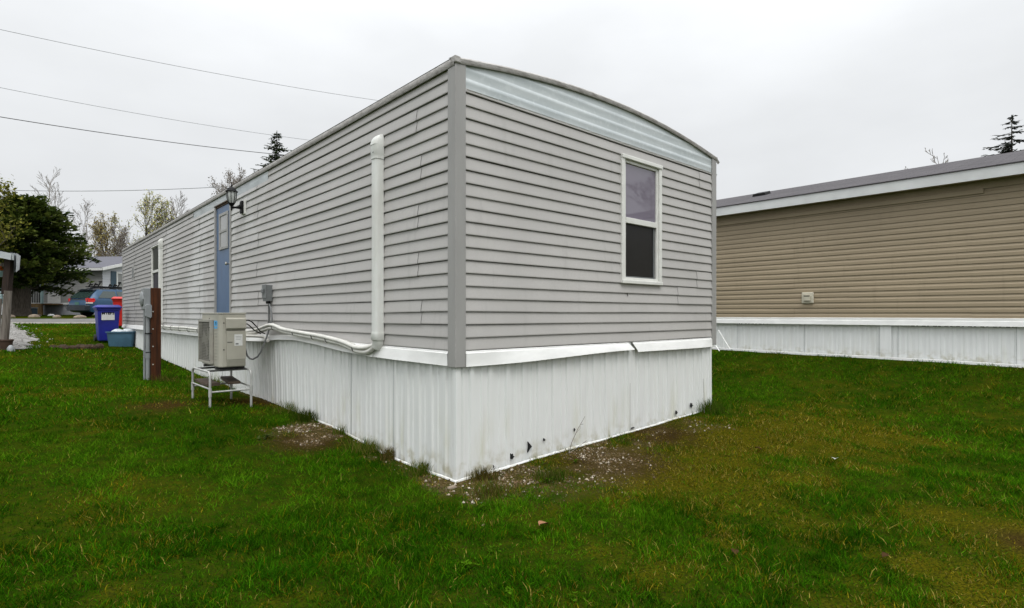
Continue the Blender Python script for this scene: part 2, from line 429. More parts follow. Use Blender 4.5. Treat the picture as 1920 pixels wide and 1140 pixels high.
# what grows where: gravel, yellow moss and bare soil, all fixed to the ground
HX, HY_ = 4.35, 18.5
def gravel_mask(x, y):
    n = fbm(x, y, .5, 4)
    a = sstep(-.85, -.25, y) * sstep(.12, 0, y) * sstep(-.45, -.1, x) * sstep(4.5, 3.4, x) * (1 - .45 * sstep(1.6, 2.6, x))
    b = sstep(-.38, -.12, x) * sstep(.1, 0, x) * sstep(-.3, -.05, y) * sstep(1.7, .9, y)
    c = sstep(-.85, -.45, x) * sstep(.1, 0, x) * sstep(1.5, 1.9, y) * sstep(3.0, 2.5, y)
    d = sstep(-.10, -.02, x) * sstep(.1, 0, x) * sstep(1.0, 1.2, y) * sstep(12, 6, y)
    e = np.exp(-(((x - 1.05) / .8)**2 + ((y + .45) / .45)**2))
    m = np.maximum.reduce([a * .85, b * .85, c * .9, d * .5, e * .8])
    return np.clip(m * 1.35 * sstep(.40, .66, n + m * .12), 0, 1)
def yellow_mask(x, y):
    n = fbm(x, y, 1.1, 7)
    f = fbm(x, y, .28, 15) - .5
    z = np.exp(-((y + 1.15) / .9)**2) * sstep(.3, 1.5, x) * sstep(7.2, 4.3, x)
    z2 = np.exp(-(((x - 1.6) / 1.3)**2 + ((y + 3.3) / .6)**2)) * .5
    return np.clip(z * 1.02 + z2*.8 + sstep(.48, .75, n) * .45 * (1 - .8*sstep(4.6, 6.5, x)) - .25 * sstep(.5, .35, n) + f * 1.5, 0, 1)
def soil_mask(x, y):
    n = fbm(x, y, .4, 9); m = 0
    for cx, cy, r in ((-1.3, 4.35, .42), (-.45, 2.0, .4), (1.9, -3.4, .2), (-.2, 4.6, .5), (2.6, -.25, .5), (1.4, -.55, .5), (-1.49, 15.2, .5)):
        m = np.maximum(m, np.exp(-((x - cx)**2 + (y - cy)**2) / (r*r)))
    return np.clip(m * 1.3 * sstep(.3, .6, n + m * .2), 0, 1)

gx = axis(-160, 160, .07, -4.5, 7); gy = axis(-160, 220, .07, -4.2, 6)
GX, GY = np.meshgrid(gx, gy); GZ = ground(GX, GY)
V = np.c_[GX.ravel(), GY.ravel(), GZ.ravel()]
nx, ny = len(gx), len(gy); I = np.arange(nx * ny).reshape(ny, nx)
Fq = np.stack([I[:-1, :-1], I[:-1, 1:], I[1:, 1:], I[1:, :-1]], -1).reshape(-1, 4)
def mat_ground():
    m, t, b = new_mat("lawn_soil")
    def att(n):
        a = t.nodes.new("ShaderNodeAttribute"); a.attribute_name = n; return a.outputs['Fac']
    n1 = noise(t, 9, 6); n2 = noise(t, 60, 5); n3 = noise(t, 1.6, 4)
    col = mixc(t, mrange(t, n1.outputs[0], .35, .65), (.012, .034, .001), (.028, .042, .002))
    col = mixc(t, mrange(t, n2.outputs[0], .45, .7), col, (.020, .020, .004))
    col = mixc(t, math2(t, 'MULTIPLY', att('yellow'), .75), col, mixc(t, mrange(t, n2.outputs[0], .4, .62), (.088, .072, .004), (.026, .025, .002)))
    col = mixc(t, att('soil'), col, mixc(t, mrange(t, n2.outputs[0], .3, .7), (.048, .032, .008), (.020, .013, .004)))
    gr = mixc(t, mrange(t, n2.outputs[0], .42, .66), (.042, .030, .008), (.135, .10, .052))
    col = mixc(t, math2(t, 'MULTIPLY', att('gravel'), mrange(t, n1.outputs[0], .3, .6, .35, 1)), col, gr)
    t.links.new(col, b.inputs['Base Color']); b.inputs['Roughness'].default_value = 1; b.inputs['Specular IOR Level'].default_value = 0
    bump(t, b, n2.outputs[0], .7, .02)
    return m
g = np_mesh("ground", V, Fq, 4, mat_ground(), smooth=True); tag(g, kind="structure")
for nm, fn in (('gravel', gravel_mask), ('yellow', yellow_mask), ('soil', soil_mask)):
    a = g.data.attributes.new(nm, 'FLOAT', 'POINT'); a.data.foreach_set('value', fn(V[:, 0], V[:, 1]).astype(np.float32))

def draped(name, poly_rows, mat, lift, kind="structure"):
    rows = [[(x, y, gz(x, y) + lift) for x, y in r] for r in poly_rows]
    o = MB().grid(rows).build(name, mat, smooth=60); tag(o, kind=kind); return o
# the street crosses behind the home; its near edge is a strip of pale chips
rA, rB = np.array([-3.12, 28.9]), np.array([-.02, 26.1]); rd = (rB - rA) / np.linalg.norm(rB - rA); rn = np.array([-rd[1], rd[0]])
if rn[1] < 0: rn = -rn
def road_rows(o0, o1, n=5):
    return [[tuple(rA + rd * s + rn * (o0 + (o1 - o0) * k / n)) for s in np.linspace(-60, 60, 80)] for k in range(n + 1)]
draped("road", road_rows(.7, 2.75), M['asphalt'], .012)
draped("road_shoulder", road_rows(-.25, .72), M['vergechip'], .006)
# the pale gravel path by the shelter
pc = [at(-14, 660, 12.9)[:2], at(5, 640, 14.5)[:2], at(22, 628, 17.5)[:2], at(10, 616, 21)[:2], at(-10, 607, 25)[:2]]
pwid = [.55, .75, .6, .45, .5]
rows = []
for i in range(40):
    t = i / 39 * 4; k = min(int(t), 3); f = t - k
    c = pc[k] * (1 - f) + pc[k+1] * f; wv = pwid[k] * (1 - f) + pwid[k+1] * f
    rows.append([tuple(c + EX * u * (wv + .9 * wv * (vnoise(i * .55, u * 3., 1) - .5))) for u in np.linspace(-1, 1, 8)])
draped("gravel_path", rows, M['pathgravel'], .015)
PATHC = np.array(pc)

# ------------------------------------------------------------------ the grey mobile home
C = .11
Z_S0 = 1.106                      # bottom of the siding
PROF_LAP = [(0, -.006), (0, .0150), (.05, .0165), (.12, .0154), (.5, .0095), (.942, .002), (.942, -.010), (1.0, -.010)]
PROF_DUTCH = [(0, -.004), (0, .013), (.5, .0125), (.62, .006), (.75, .0015), (.93, .001), (.93, -.008), (1.0, -.008)]

def siding(mb, o, u, n, length, z0, z1, c, prof, seams=lambda k: [], holes=(), wob=.0, step=.6, topfn=None):
    """lap siding on a wall that runs from o along u, facing n"""
    o, u, n = (np.asarray(q, float) for q in (o, u, n))
    ncs = int(math.ceil((z1 - z0) / c))
    for k in range(ncs):
        zc = z0 + k * c; ztop = min(zc + c, z1)
        cuts = [0.] + sorted(s for s in seams(k) if 0 < s < length) + [length]
        for si in range(len(cuts) - 1):
            a, b_ = cuts[si], cuts[si+1]; ex = .0045 * (si % 2); dz = -.003 * (si % 2)
            segs = [(a, b_, zc, ztop)]
            for h0, h1, hz0, hz1 in holes:
                ns = []
                for (p, q, za, zb) in segs:
                    if q <= h0 or p >= h1 or zb <= hz0 or za >= hz1: ns.append((p, q, za, zb)); continue
                    if p < h0: ns.append((p, h0, za, zb))
                    if q > h1: ns.append((h1, q, za, zb))
                    p2, q2 = max(p, h0), min(q, h1)
                    if za < hz0: ns.append((p2, q2, za, hz0))
                    if zb > hz1: ns.append((p2, q2, hz1, zb))
                segs = ns
            for (p, q, za, zb) in segs:
                m = max(1, int((q - p) / step)); us = np.linspace(p, q, m + 1)
                pts = []
                for f, out in prof:
                    z = zc + f * c
                    if z < za - 1e-6 or z > zb + 1e-6: continue
                    pts.append((z, out))
                def outat(z):
                    f = (z - zc) / c
                    for (f0, o0), (f1, o1) in zip(prof[1:], prof[2:]):
                        if f0 <= f <= f1 and f1 > f0: return o0 + (o1 - o0) * (f - f0) / (f1 - f0)
                    return prof[-1][1]
                if not pts or pts[0][0] > za + 1e-5: pts.insert(0, (za, outat(za)))
                if pts[-1][0] < zb - 1e-5: pts.append((zb, outat(zb)))
                rows = []
                for z, out in pts:
                    row = []
                    for uu in us:
                        wz = wob * (vnoise(uu, k * 1.7, 1.3, 3) - .5) * 2 if wob else 0
                        wo_ = wob * 1.2 * (vnoise(uu, z, .9, 8) - .5) if wob else 0
                        pp = o + u * uu + n * (out + ex + wo_); row.append((pp[0], pp[1], z + dz + wz))
                    rows.append(row)
                mb.grid(rows)
    return mb

home = empty("mobile_home", (0, 0, 0), "long grey lap sided mobile home with bowed roof and white ribbed skirting", "mobile home")
DOOR = (6.36, 7.30, 1.36, 3.345)
LWIN = (12.0, 13.42, 1.86, 3.2)
def seams_left(k):
    p = k // 2; j = .04 * math.sin(p * 5.1)
    return [.55 + j, 4.6 + j, 8.45 + j, 12.2 + j, 15.9] if p % 2 else [5.0 + j, 8.85 + j, 12.55, 16.2 + j, 2.6 + 9]
mb = MB()
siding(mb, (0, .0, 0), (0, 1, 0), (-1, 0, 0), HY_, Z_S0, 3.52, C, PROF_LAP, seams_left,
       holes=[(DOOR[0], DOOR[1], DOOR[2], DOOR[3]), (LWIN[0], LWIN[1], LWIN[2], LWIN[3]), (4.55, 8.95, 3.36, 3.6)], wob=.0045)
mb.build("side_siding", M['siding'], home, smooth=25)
FWIN = (2.26, 3.04, 1.76, 3.20)
mb = MB()
siding(mb, (0, 0, 0), (1, 0, 0), (0, -1, 0), HX, Z_S0, 3.335, C, PROF_LAP,
       lambda k: ([3.95] if k // 2 == 9 else [3.88] if k // 2 == 3 else [3.42] if k // 2 == 2 else []),
       holes=[(FWIN[0], FWIN[1], FWIN[2], FWIN[3])], wob=.004)
mb.build("front_siding", M['siding'], home, smooth=25)
# plain walls that close the box (not seen from the yard)
def arc(x): return 3.537 + .185 * (1 - ((x - HX / 2) / (HX / 2))**2)
MB().box((HX - .02, 0.02, 1.0), (HX, HY_, 3.5)).build("far_side_wall", M['corner'], home)
MB().box((0.02, HY_ - .03, 1.0), (HX - .02, HY_ - .01, 3.5)).build("rear_wall", M['corner'], home)
MB().box((.05, .05, .95), (HX - .05, HY_ - .05, 1.0)).build("floor_frame", M['dark'], home)
# dark sheathing just behind the siding so that gaps stay dark
MB().box((.02, .03, 1.0), (.03, HY_ - .05, 3.5)).build("side_sheathing", M['dark'], home)
MB().box((.03, .02, 1.0), (HX - .03, .03, 3.34)).build("front_sheathing", M['dark'], home)
# bowed roof
xs = np.linspace(-.03, HX + .03, 26)
MB().grid([[(x, y, arc(min(max(x, 0), HX)) + .03) for x in xs] for y in (-.015, HY_ + .03)]).build("roof", M['roofmembrane'], home, smooth=40)
# weathered edge strip along the eave and over the bowed end
mb = MB()
ey = np.linspace(-.02, HY_, 60)
prof = [(-.012, 3.50), (-.03, 3.495), (-.036, 3.51), (-.036, 3.545), (-.02, 3.572), (.05, 3.575)]
mb.grid([[(px_ + .003 * (vnoise(y, 0, .7) - .5), y, pz_ + .006 * (vnoise(y, 5, .9) - .5)) for px_, pz_ in prof] for y in ey])
mb.build("eave_edge", M['edge'], home, smooth=40)
mb = MB()
rows = []
for x in np.linspace(-.036, HX + .036, 60):
    z = arc(min(max(x, 0), HX)) + .003 * (vnoise(x, 3, .5) - .5)
    rows.append([(x, -.012, z - .022), (x, -.032, z - .025), (x, -.038, z - .014), (x, -.038, z + .016), (x, -.02, z + .034), (x, .06, z + .038)])
mb.grid(rows).build("end_edge", M['edge'], home, smooth=40)
MB().box((-.039, -.041, 3.515), (.02, .03, 3.573)).build('edge_corner_cap', M['edge'], home, bevel=.008)
# torn flap at the far end of the edge
MB().add([(HX + .02, -.03, 3.56), (HX + .10, -.035, 3.50), (HX + .08, -.02, 3.47), (HX + .02, -.02, 3.50)], [(0, 1, 2, 3)]).build("torn_edge_flap", M['edge'], home)
# ribbed galvanized panel under the bow
mb = MB()
zz = []
z = 3.325
while z < 3.83:
    zz += [(z, .008), (z + .045, .0085), (z + .060, .0125), (z + .080, .013), (z + .094, .009), (z + .098, .0075)]; z += .104
cols = np.linspace(.02, HX - .02, 44)
rows = []
for zq, out in zz:
    rows.append([(x, -out, min(zq, arc(x) - .01)) for x in cols])
mb.grid(rows).build("gable_panel", M['galv'], home, smooth=30)
mb = MB()
for i in range(24):
    x = .1 + i * .18; mb.grid([[(x, -.012, 3.318), (x + .17, -.012, 3.318)], [(x, -.020, 3.326 + .004 * (i % 3)), (x + .17, -.020, 3.33)]])
mb.build("galvanized_lap", M['galv'], home)
# pale aluminium strip over the door
MB().grid([[(-.006 - .004 * (vnoise(y, 1, .4) - .5), y, 3.36), (-.012, y, 3.43), (-.006, y, 3.436), (-.010, y, 3.50)] for y in np.linspace(4.55, 8.95, 20)]).build("bare_metal_strip", M['alum'], home, smooth=30)
# corner posts
def corner_post(x, y, sx, sy, z0, z1, name="corner_trim"):
    a = .085; t = .027
    poly = [(x - sx*t, y - sy*t), (x - sx*t, y + sy*a), (x - sx*.004, y + sy*a), (x - sx*.004, y + sy*.004), (x, y), (x + sx*.004, y - sy*.004), (x + sx*a, y - sy*.004), (x + sx*a, y - sy*t)]
    poly = [(x - sx*t, y - sy*t), (x - sx*t, y + sy*a), (x + sx*.005, y + sy*a), (x + sx*.005, y + sy*.005), (x + sx*a, y + sy*.005), (x + sx*a, y - sy*t)]
    m = MB(); m.prism(poly, (0, 0, z0), (1, 0, 0), (0, 1, 0), (0, 0, 1), z1 - z0)
    return m.build(name, M['corner'], home, bevel=.006)
corner_post(0, 0, 1, 1, .965, 3.535); corner_post(HX, 0, -1, 1, 1.0, 3.535); corner_post(0, HY_, 1, -1, 1.0, 3.5)

# white ribbed skirting
def skirt(name, o, u, n, length, ztop, mat, parent, pitch=.205, bow=None, seams=(), low=-.05, rib=1.):
    o, u, n = (np.asarray(q, float) for q in (o, u, n)); mb = MB()
    us = []; k = 0; s = 0.
    while s < length:
        j = .006 * (vnoise(s, 3, .3) - .5)
        for d, r in ((0, 0), (.050, 0), (.058, .009), (.070, .009), (.078, 0), (.125, 0), (.135, .019), (.175, .019), (.185, 0)):
            if s + d + j < length: us.append((max(0, s + d + j), r * rib))
        s += pitch
    us.append((length, 0))
    cols = []
    for uu, r in us:
        p = o + u * uu; zb = gz(p[0] + n[0]*.03, p[1] + n[1]*.03) + low
        col = []
        for f in (0, .08, .3, .55, .8, 1):
            z = zb + (ztop - zb) * f
            out = -.018 + r * (.6 if f == 0 else 1) + .010 * (vnoise(uu, z, .8, 2) - .5) + (bow(uu, f) if bow else 0)
            q = p + n * out; col.append((q[0], q[1], z))
        cols.append(col)
    mb.grid(cols)
    for sx in seams:
        p = o + u * sx; zb = gz(p[0], p[1]) - .03; b_ = bow(sx, .5) if bow else 0
        q = p + n * (-.004 + b_)
        e = .002 * (np.abs(u) * 1.0 + np.abs(n)); MB().box(np.r_[(q - e + n*.004)[:2], zb], np.r_[(q + e + n*.004)[:2], ztop]).build("skirting_seam", M['metergrey'], parent)
    return mb.build(name, mat, parent, smooth=28)
def lbow(y, f): return -.045 * math.exp(-((y - 5.2) / .75)**2) * math.sin(math.pi * min(1, f + .35)) + .025 * math.exp(-((y - 3.6) / 1.0)**2) * f
skirt("side_skirting", (0, .02, 0), (0, 1, 0), (-1, 0, 0), HY_ - .04, 1.1, M['skirt'], home, bow=lbow, seams=(1.0, 1.914, 6.9, 10.4))
skirt("front_skirting", (.02, 0, 0), (1, 0, 0), (0, -1, 0), HX - .04, 1.1, M['skirt'], home, seams=(2.42,))
skirt("far_skirting", (HX, .02, 0), (0, 1, 0), (1, 0, 0), HY_ - .04, 1.1, M['skirt'], home)
# skirting corner post and bottom channel
MB().prism([(-.006, -.006), (-.006, .045), (.03, .045), (.03, .03), (.045, .03), (.045, -.006)], (0, 0, -.05), (1, 0, 0), (0, 1, 0), (0, 0, 1), 1.1).build("skirting_corner", M['skirt'], home, bevel=.004)
mb = MB()
def channel(o, u, n, ts):
    o, u, n = (np.asarray(q, float) for q in (o, u, n)); rows = []
    for t in ts:
        p = o + u * t; z = gz(p[0] + n[0]*.05, p[1] + n[1]*.05) + .006 * (vnoise(t, 2, .4) - .5)
        q0 = p + n*.0; q1 = p + n*.010; q2 = p + n*.014
        rows.append([(q0[0], q0[1], z + .016), (q1[0], q1[1], z + .012), (q2[0], q2[1], z + .004), (q2[0], q2[1], z - .03)])
    mb.grid(rows)
channel((0, 0, 0), (0, 1, 0), (-1, 0, 0), np.arange(-.02, 3.2, .12)); channel((0, 0, 0), (1, 0, 0), (0, -1, 0), np.arange(-.02, 4.36, .12))
mb.build("skirting_channel", M['skirt'], home, smooth=30)
# slanted white flashing between siding and skirting
def flashing(name, o, u, n, a, b, zt, zb, flare=.045, m=40, cut0=0., cut1=0.):
    o, u, n = (np.asarray(q, float) for q in (o, u, n)); rows = []
    for i in range(m + 1):
        t = a + (b - a) * i / m; row = []
        top, bot = zt(t), zb(t); fl = .024 + (flare - .024) * float(sstep(.05, .9, t) * (sstep(4.33, 3.9, t) if o[1] == 0 and u[0] > .5 else 1))
        e = (cut1 if i == m else 0) + (cut0 if i == 0 else 0)
        for f, (z, out) in enumerate(((top + .018, .004), (top + .012, .016), (top, .017), (top - .004, .026), (bot + .01, fl), (bot, fl + .002), (bot + .003, fl - .014))):
            p = o + u * (t + (e if f >= 4 else 0)) + n * out; row.append((p[0], p[1], z))
        rows.append(row)
    return MB().grid(rows).build(name, M['trim'], home, smooth=25)
wb = lambda t: .004 * (vnoise(t, 4, .5) - .5)
ybot = lambda y: float(np.interp(y, [0, 1.43, 2.04, 2.76, 3.43, 4.1, 4.6, 5.4, 6.2, 9, 18.5], [.972, .981, 1.006, 1.052, 1.082, 1.065, 1.02, 1.0, .985, .985, .985])) + wb(y)
ytop = lambda y: float(np.interp(y, [0, 1.43, 2.76, 3.43, 4.3, 5.4, 6.5, 18.5], [1.083, 1.086, 1.115, 1.135, 1.115, 1.09, 1.085, 1.085])) + wb(y)
flashing("side_flashing", (0, 0, 0), (0, 1, 0), (-1, 0, 0), .09, 1.36, ytop, ybot, m=10)
flashing("side_flashing", (0, 0, 0), (0, 1, 0), (-1, 0, 0), 1.345, HY_ - .1, ytop, ybot, .055, m=120)
flashing("front_flashing", (0, 0, 0), (1, 0, 0), (0, -1, 0), .088, 2.40, lambda x: 1.083 + wb(x), lambda x: .968 + .045 * sstep(.3, 2.4, x), .055, cut1=.05)
flashing("front_flashing", (0, 0, 0), (1, 0, 0), (0, -1, 0), 2.47, HX - .088, lambda x: 1.083 + wb(x), lambda x: .985 - .008 * sstep(2.5, 4, x), .055, cut0=.05)
# black patches painting the shade inside broken-out holes near the foot of the skirting
def hole_patch(o, u, n, c, s, poly):
    o, u, n = (np.asarray(q, float) for q in (o, u, n))
    MB().prism([(a*s, b*s) for a, b in poly], o + u*c[0] + np.array([0, 0, c[1]]) - n*.01, u, (0, 0, 1), n, .012).build("hole_patch", M['dark'], home)
FR = ((0, 0, 0), (1, 0, 0), (0, -1, 0)); LF = ((0, 0, 0), (0, 1, 0), (-1, 0, 0))
P1 = [(-.5, -1), (.1, -.35), (.55, -.1), (.2, .3), (-.45, .95), (-.3, .1)]
P2 = [(-.7, -.5), (-.1, -.8), (.3, -.4), (.75, -.2), (.2, .1), (.1, .6), (-.3, .3), (-.6, .8)]
hole_patch(*FR, (.86, .165), .052, P1); hole_patch(*FR, (.64, .112), .036, P2); hole_patch(*FR, (1.06, .20), .018, P2); hole_patch(*FR, (1.50, .235), .018, P1)
hole_patch(*FR, (3.78, .235), .04, P2); hole_patch(*FR, (3.42, .185), .03, P2); hole_patch(*FR, (2.50, .115), .03, [(-1, -.2), (1, 0), (.4, .3), (-.8, .2)]); hole_patch(*FR, (.41, .06), .02, P2)
hole_patch(*LF, (1.15, .05), .025, P2); hole_patch(*LF, (.52, .055), .018, P1); hole_patch(*LF, (.44, .06), .02, P2); hole_patch(*LF, (3.03, .99), .016, P1)
MB().tube([(2.36, -.008, 1.66), (2.37, -.016, 1.645), (2.385, -.012, 1.62)], .004, 5).build("siding_nick", M['dark'], home)

# front window: casing, sash rails, two panes
def window(o, u, n, w0, w1, z0, z1, mid, mats, casing=.045, deep=.02, inner=.035):
    o, u, n = (np.asarray(q, float) for q in (o, u, n)); Z = np.array([0, 0, 1.])
    def rect(mb, a, b, za, zb, out0, out1):
        c = o + u*(a+b)/2 + Z*(za+zb)/2 + n*(out0+out1)/2
        mb.obox(c, u, Z, n, (b-a)/2, (zb-za)/2, abs(out1-out0)/2)
    fr = MB()
    rect(fr, w0-casing, w0+.012, z0, z1, -.01, .032); rect(fr, w1-.012, w1+casing, z0, z1, -.01, .032)
    rect(fr, w0-casing, w1+casing, z1, z1+casing, -.01, .044); rect(fr, w0-casing, w1+casing, z0-casing*.9, z0, -.01, .044)
    frame = fr.build("window", mats[0], home, bevel=.006)
    sa = MB()
    rect(sa, w0+.013, w0+inner+.012, z0+.001, z1-.001, -.02, .012); rect(sa, w1-inner-.012, w1-.013, z0+.001, z1-.001, -.02, .012)
    rect(sa, w0+inner+.013, w1-inner-.013, z1-inner, z1-.001, -.02, .012); rect(sa, w0+inner+.013, w1-inner-.013, z0+.001, z0+inner*.9, -.02, .014)
    rect(sa, w0+inner+.013, w1-inner-.013, mid-.032, mid+.032, -.02, .018)
    sa.build("sash", mats[0], frame, bevel=.004)
    up = MB(); rect(up, w0+inner+.012, w1-inner-.012, mid+.03, z1-inner+.002, -.03, -.006); up.build("upper_pane", mats[1], frame)
    lo = MB(); rect(lo, w0+inner+.012, w1-inner-.012, z0+inner*.9-.002, mid-.03, -.03, -.014); lo.build("lower_pane", mats[2], frame)
    sc = MB(); rect(sc, w1-inner-.05, w1-inner-.035, z0+inner*.9, mid-.033, -.0135, -.004); rect(sc, w0+inner+.015, w1-inner-.05, z0+inner*.9, z0+inner*.9+.016, -.0135, -.004)
    sc.build("screen_frame", M['boxgrey'], frame)
    return frame
window((0, 0, 0), (1, 0, 0), (0, -1, 0), 2.30, 3.00, 1.80, 3.155, 2.475, (M['vinylwhite'], M['upane'], M['lpane']))
window((0, 0, 0), (0, 1, 0), (-1, 0, 0), 12.05, 13.37, 1.92, 3.145, 2.52, (M['vinylwhite'], M['sidepane'], M['sidelow']), casing=.03, inner=.012)
# narrow hatch near the far end
hb = MB().box((-.02, 16.2, 2.47), (-.004, 16.62, 2.87)).build("hatch", M['corner'], home, bevel=.004)
MB().box((-.026, 16.32, 2.53), (-.0205, 16.5, 2.82)).build("hatch_panel", M['boxgrey'], hb)

# blue entrance door
y0, y1, dz0, dz1 = DOOR
fr = MB(); fr.box((-.034, y0 - .03, dz0), (.03, y0 + .025, dz1 + .0)).box((-.034, y1 - .035, dz0), (.03, y1 + .03, dz1)).box((-.030, y0 + .025, dz0 - .05), (.03, y1 - .035, dz0 + .02))
dr_ = MB().box((-.006, y0 + .025, dz0 + .02), (.02, y1 - .035, dz1 - .03)).build("door", M['blue'], home, bevel=.002)
fr.build("door_frame", M['doorframe'], dr_, bevel=.003)
MB().box((-.036, y0 - .03, dz1), (.03, y1 + .03, dz1 + .022)).box((-.02, y0 + .025, dz1 - .03), (.02, y1 - .035, dz1)).build("door_header", M['woodhead'], dr_, bevel=.003)
wf = MB(); a0, a1, b0, b1, bm_ = 6.52, 7.06, 2.55, 3.19, 2.87
for (p, q, r, s_) in ((a0, a0+.05, b0, b1), (a1-.05, a1, b0, b1), (a0+.05, a1-.05, b1-.05, b1), (a0+.05, a1-.05, b0, b0+.05), (a0+.05, a1-.05, bm_-.022, bm_+.022)):
    wf.box((-.024, p, r), (-.0065, q, s_))
wdo = wf.build("door_window", M['doorframe'], dr_, bevel=.004)
MB().box((-.012, a0+.05, b0+.05), (-.0068, a1-.05, b1-.05)).build("pane", M['doorpane'], wdo)
MB().lathe([(.032, .006), (.034, -.004), (.014, -.008), (.013, -.035), (.024, -.042), (.031, -.056), (.029, -.068), (.016, -.076)], (0, 6.465, 2.275), 16, 0).build("knob", M['chrome'], dr_, smooth=40)

# ------------------------------------------------------------------ things fixed to the grey wall
def line_cover(yc, ztop, zbot, label, group, wd=.115, dp=.085):
    r = empty("line_set_cover", (0, yc, zbot), label, "pipe cover", group)
    x0 = -.016
    def ring(z, g=0., d=0.): 
        a = wd/2 + g; e = dp + g + d
        return [(x0, yc - a, z), (x0 - e*.72, yc - a, z), (x0 - e*.93, yc - a*.78, z), (x0 - e, yc - a*.4, z), (x0 - e, yc + a*.4, z), (x0 - e*.93, yc + a*.78, z), (x0 - e*.72, yc + a, z), (x0, yc + a, z)]
    m = MB(); m.loft([ring(zbot + .12), ring(ztop - .24)]); m.build("duct", M['pvc'], r, smooth=50)
    m = MB(); m.loft([ring(ztop - .25, .006), ring(ztop - .205, .006), ring(ztop - .20, .008), ring(ztop - .11, .008)], cap=True)
    top = []
    for f in np.linspace(0, 1, 7):
        ang = f * math.pi / 2; z = ztop - .11 + .11 * math.sin(ang); e = (dp + .008) * math.cos(ang) + .004; a = (wd/2 + .008) * (1 - .35 * f * f)
        top.append([(x0, yc - a, z), (x0 - e*.72, yc - a, z), (x0 - e*.93, yc - a*.78, z), (x0 - e, yc - a*.4, z), (x0 - e, yc + a*.4, z), (x0 - e*.93, yc + a*.78, z), (x0 - e*.72, yc + a, z), (x0, yc + a, z)])
    m.loft(top); cp = m.build("end_cap", M['pvc'], r, smooth=45)
    MB().box((x0 - dp - .011, yc - .022, ztop - .192), (x0 - dp - .006, yc - .004, ztop - .186)).build("slot", M['dark'], cp)
    m = MB(); m.loft([ring(zbot + .13, .006), ring(zbot + .06, .008), ring(zbot + .055, .004)])
    e2 = []
    for f in np.linspace(0, 1, 5):
        z = zbot + .055 - .075 * f; sh = .045 * f * f
        e2.append([(a, b + sh, c_ + .05*f*f*((b-yc)/wd)) for a, b, c_ in ring(z, -.004, -.012*f)])
    m.loft(e2); m.build("coupling", M['pvc'], r, smooth=45)
    return r
line_cover(1.245, 3.21, 1.10, "tall white pipe cover with rounded cap beside the grey corner post", "pipe covers on the grey wall")
line_cover(12.02, 3.27, 1.14, "white pipe cover beside the side window behind the brown post", "pipe covers on the grey wall")

def lines(name, paths, r, label, ties, mat=None):
    root = empty(name, tuple(paths[0][0]), label, "refrigerant pipes")
    for p in paths:
        # smooth the path
        P = np.array(p, float); t = np.linspace(0, len(P)-1, (len(P)-1)*6+1); Q = []
        for tt in t:
            i = min(int(tt), len(P)-2); f = tt - i; a, b = P[max(i-1, 0)], P[i]; c, d = P[i+1], P[min(i+2, len(P)-1)]
            Q.append(.5*((2*b) + (-a+c)*f + (2*a-5*b+4*c-d)*f*f + (-a+3*b-3*c+d)*f**3))
        MB().tube(Q, r, 10).build("pipe", mat or M['tape'], root, smooth=60)
    for c, rr in ties:
        m = MB(); th = np.linspace(0, 2*math.pi, 15); m.tube([(c[0] + rr[0]*math.cos(a), c[1] + .012*math.sin(a), c[2] + rr[1]*math.sin(a)) for a in th], .0045, 6); m.build("cable_tie", M['black'], root, smooth=60)
    return root
pY = [1.28, 1.40, 1.62, 1.95, 2.5, 3.1, 3.7, 4.15, 4.6, 4.95]
pZ = [1.10, 1.035, 1.03, 1.085, 1.125, 1.15, 1.185, 1.225, 1.16, 1.10]
pX = [-.06, -.075, -.085, -.085, -.085, -.085, -.09, -.09, -.14, -.3]
P_a = list(zip(pX, pY, pZ))
P_b = [(x - .012, y + .03, z + .036 + .006*math.sin(y*5)) for x, y, z in P_a]; P_b[0] = (-.05, 1.24, 1.12)
P_c = [(x + .02, y + .02, z + .025) for x, y, z in P_a]; P_c[-1] = (-.3, 4.98, 1.16)
tie = [((-.088, y, float(np.interp(y, pY, pZ)) + .018), (.030, .040)) for y in (1.68, 2.35, 2.75, 3.35, 4.1)]
lines("pipe_bundle", [P_a, P_b, P_c], .025, "white wrapped pipes strapped along the wavy flashing near the corner", tie)
lines("pipe_stub", [[(-.30, 4.85, 1.10), (-.16, 4.62, 1.10), (-.10, 4.45, 1.09), (-.105, 4.33, 1.065), (-.115, 4.24, 1.045)]], .021, "short cut white pipe end drooping under the pipe bundle", [])
P_d = [(-.05, 12.0, 1.13), (-.07, 11.8, 1.085), (-.075, 11.3, 1.09), (-.08, 10.4, 1.085), (-.08, 9.4, 1.095), (-.08, 8.4, 1.085), (-.08, 7.4, 1.09), (-.085, 6.4, 1.085), (-.12, 5.6, 1.09), (-.3, 5.02, 1.12)]
lines("pipe_bundle", [P_d, [(x - .008, y + .02, z + .042) for x, y, z in P_d]], .024, "white wrapped pipes running from the condenser to the far pipe cover",
      [((-.085, y, 1.108), (.034, .05)) for y in (11.4, 10.6, 9.8, 9.0, 8.2, 7.4)])

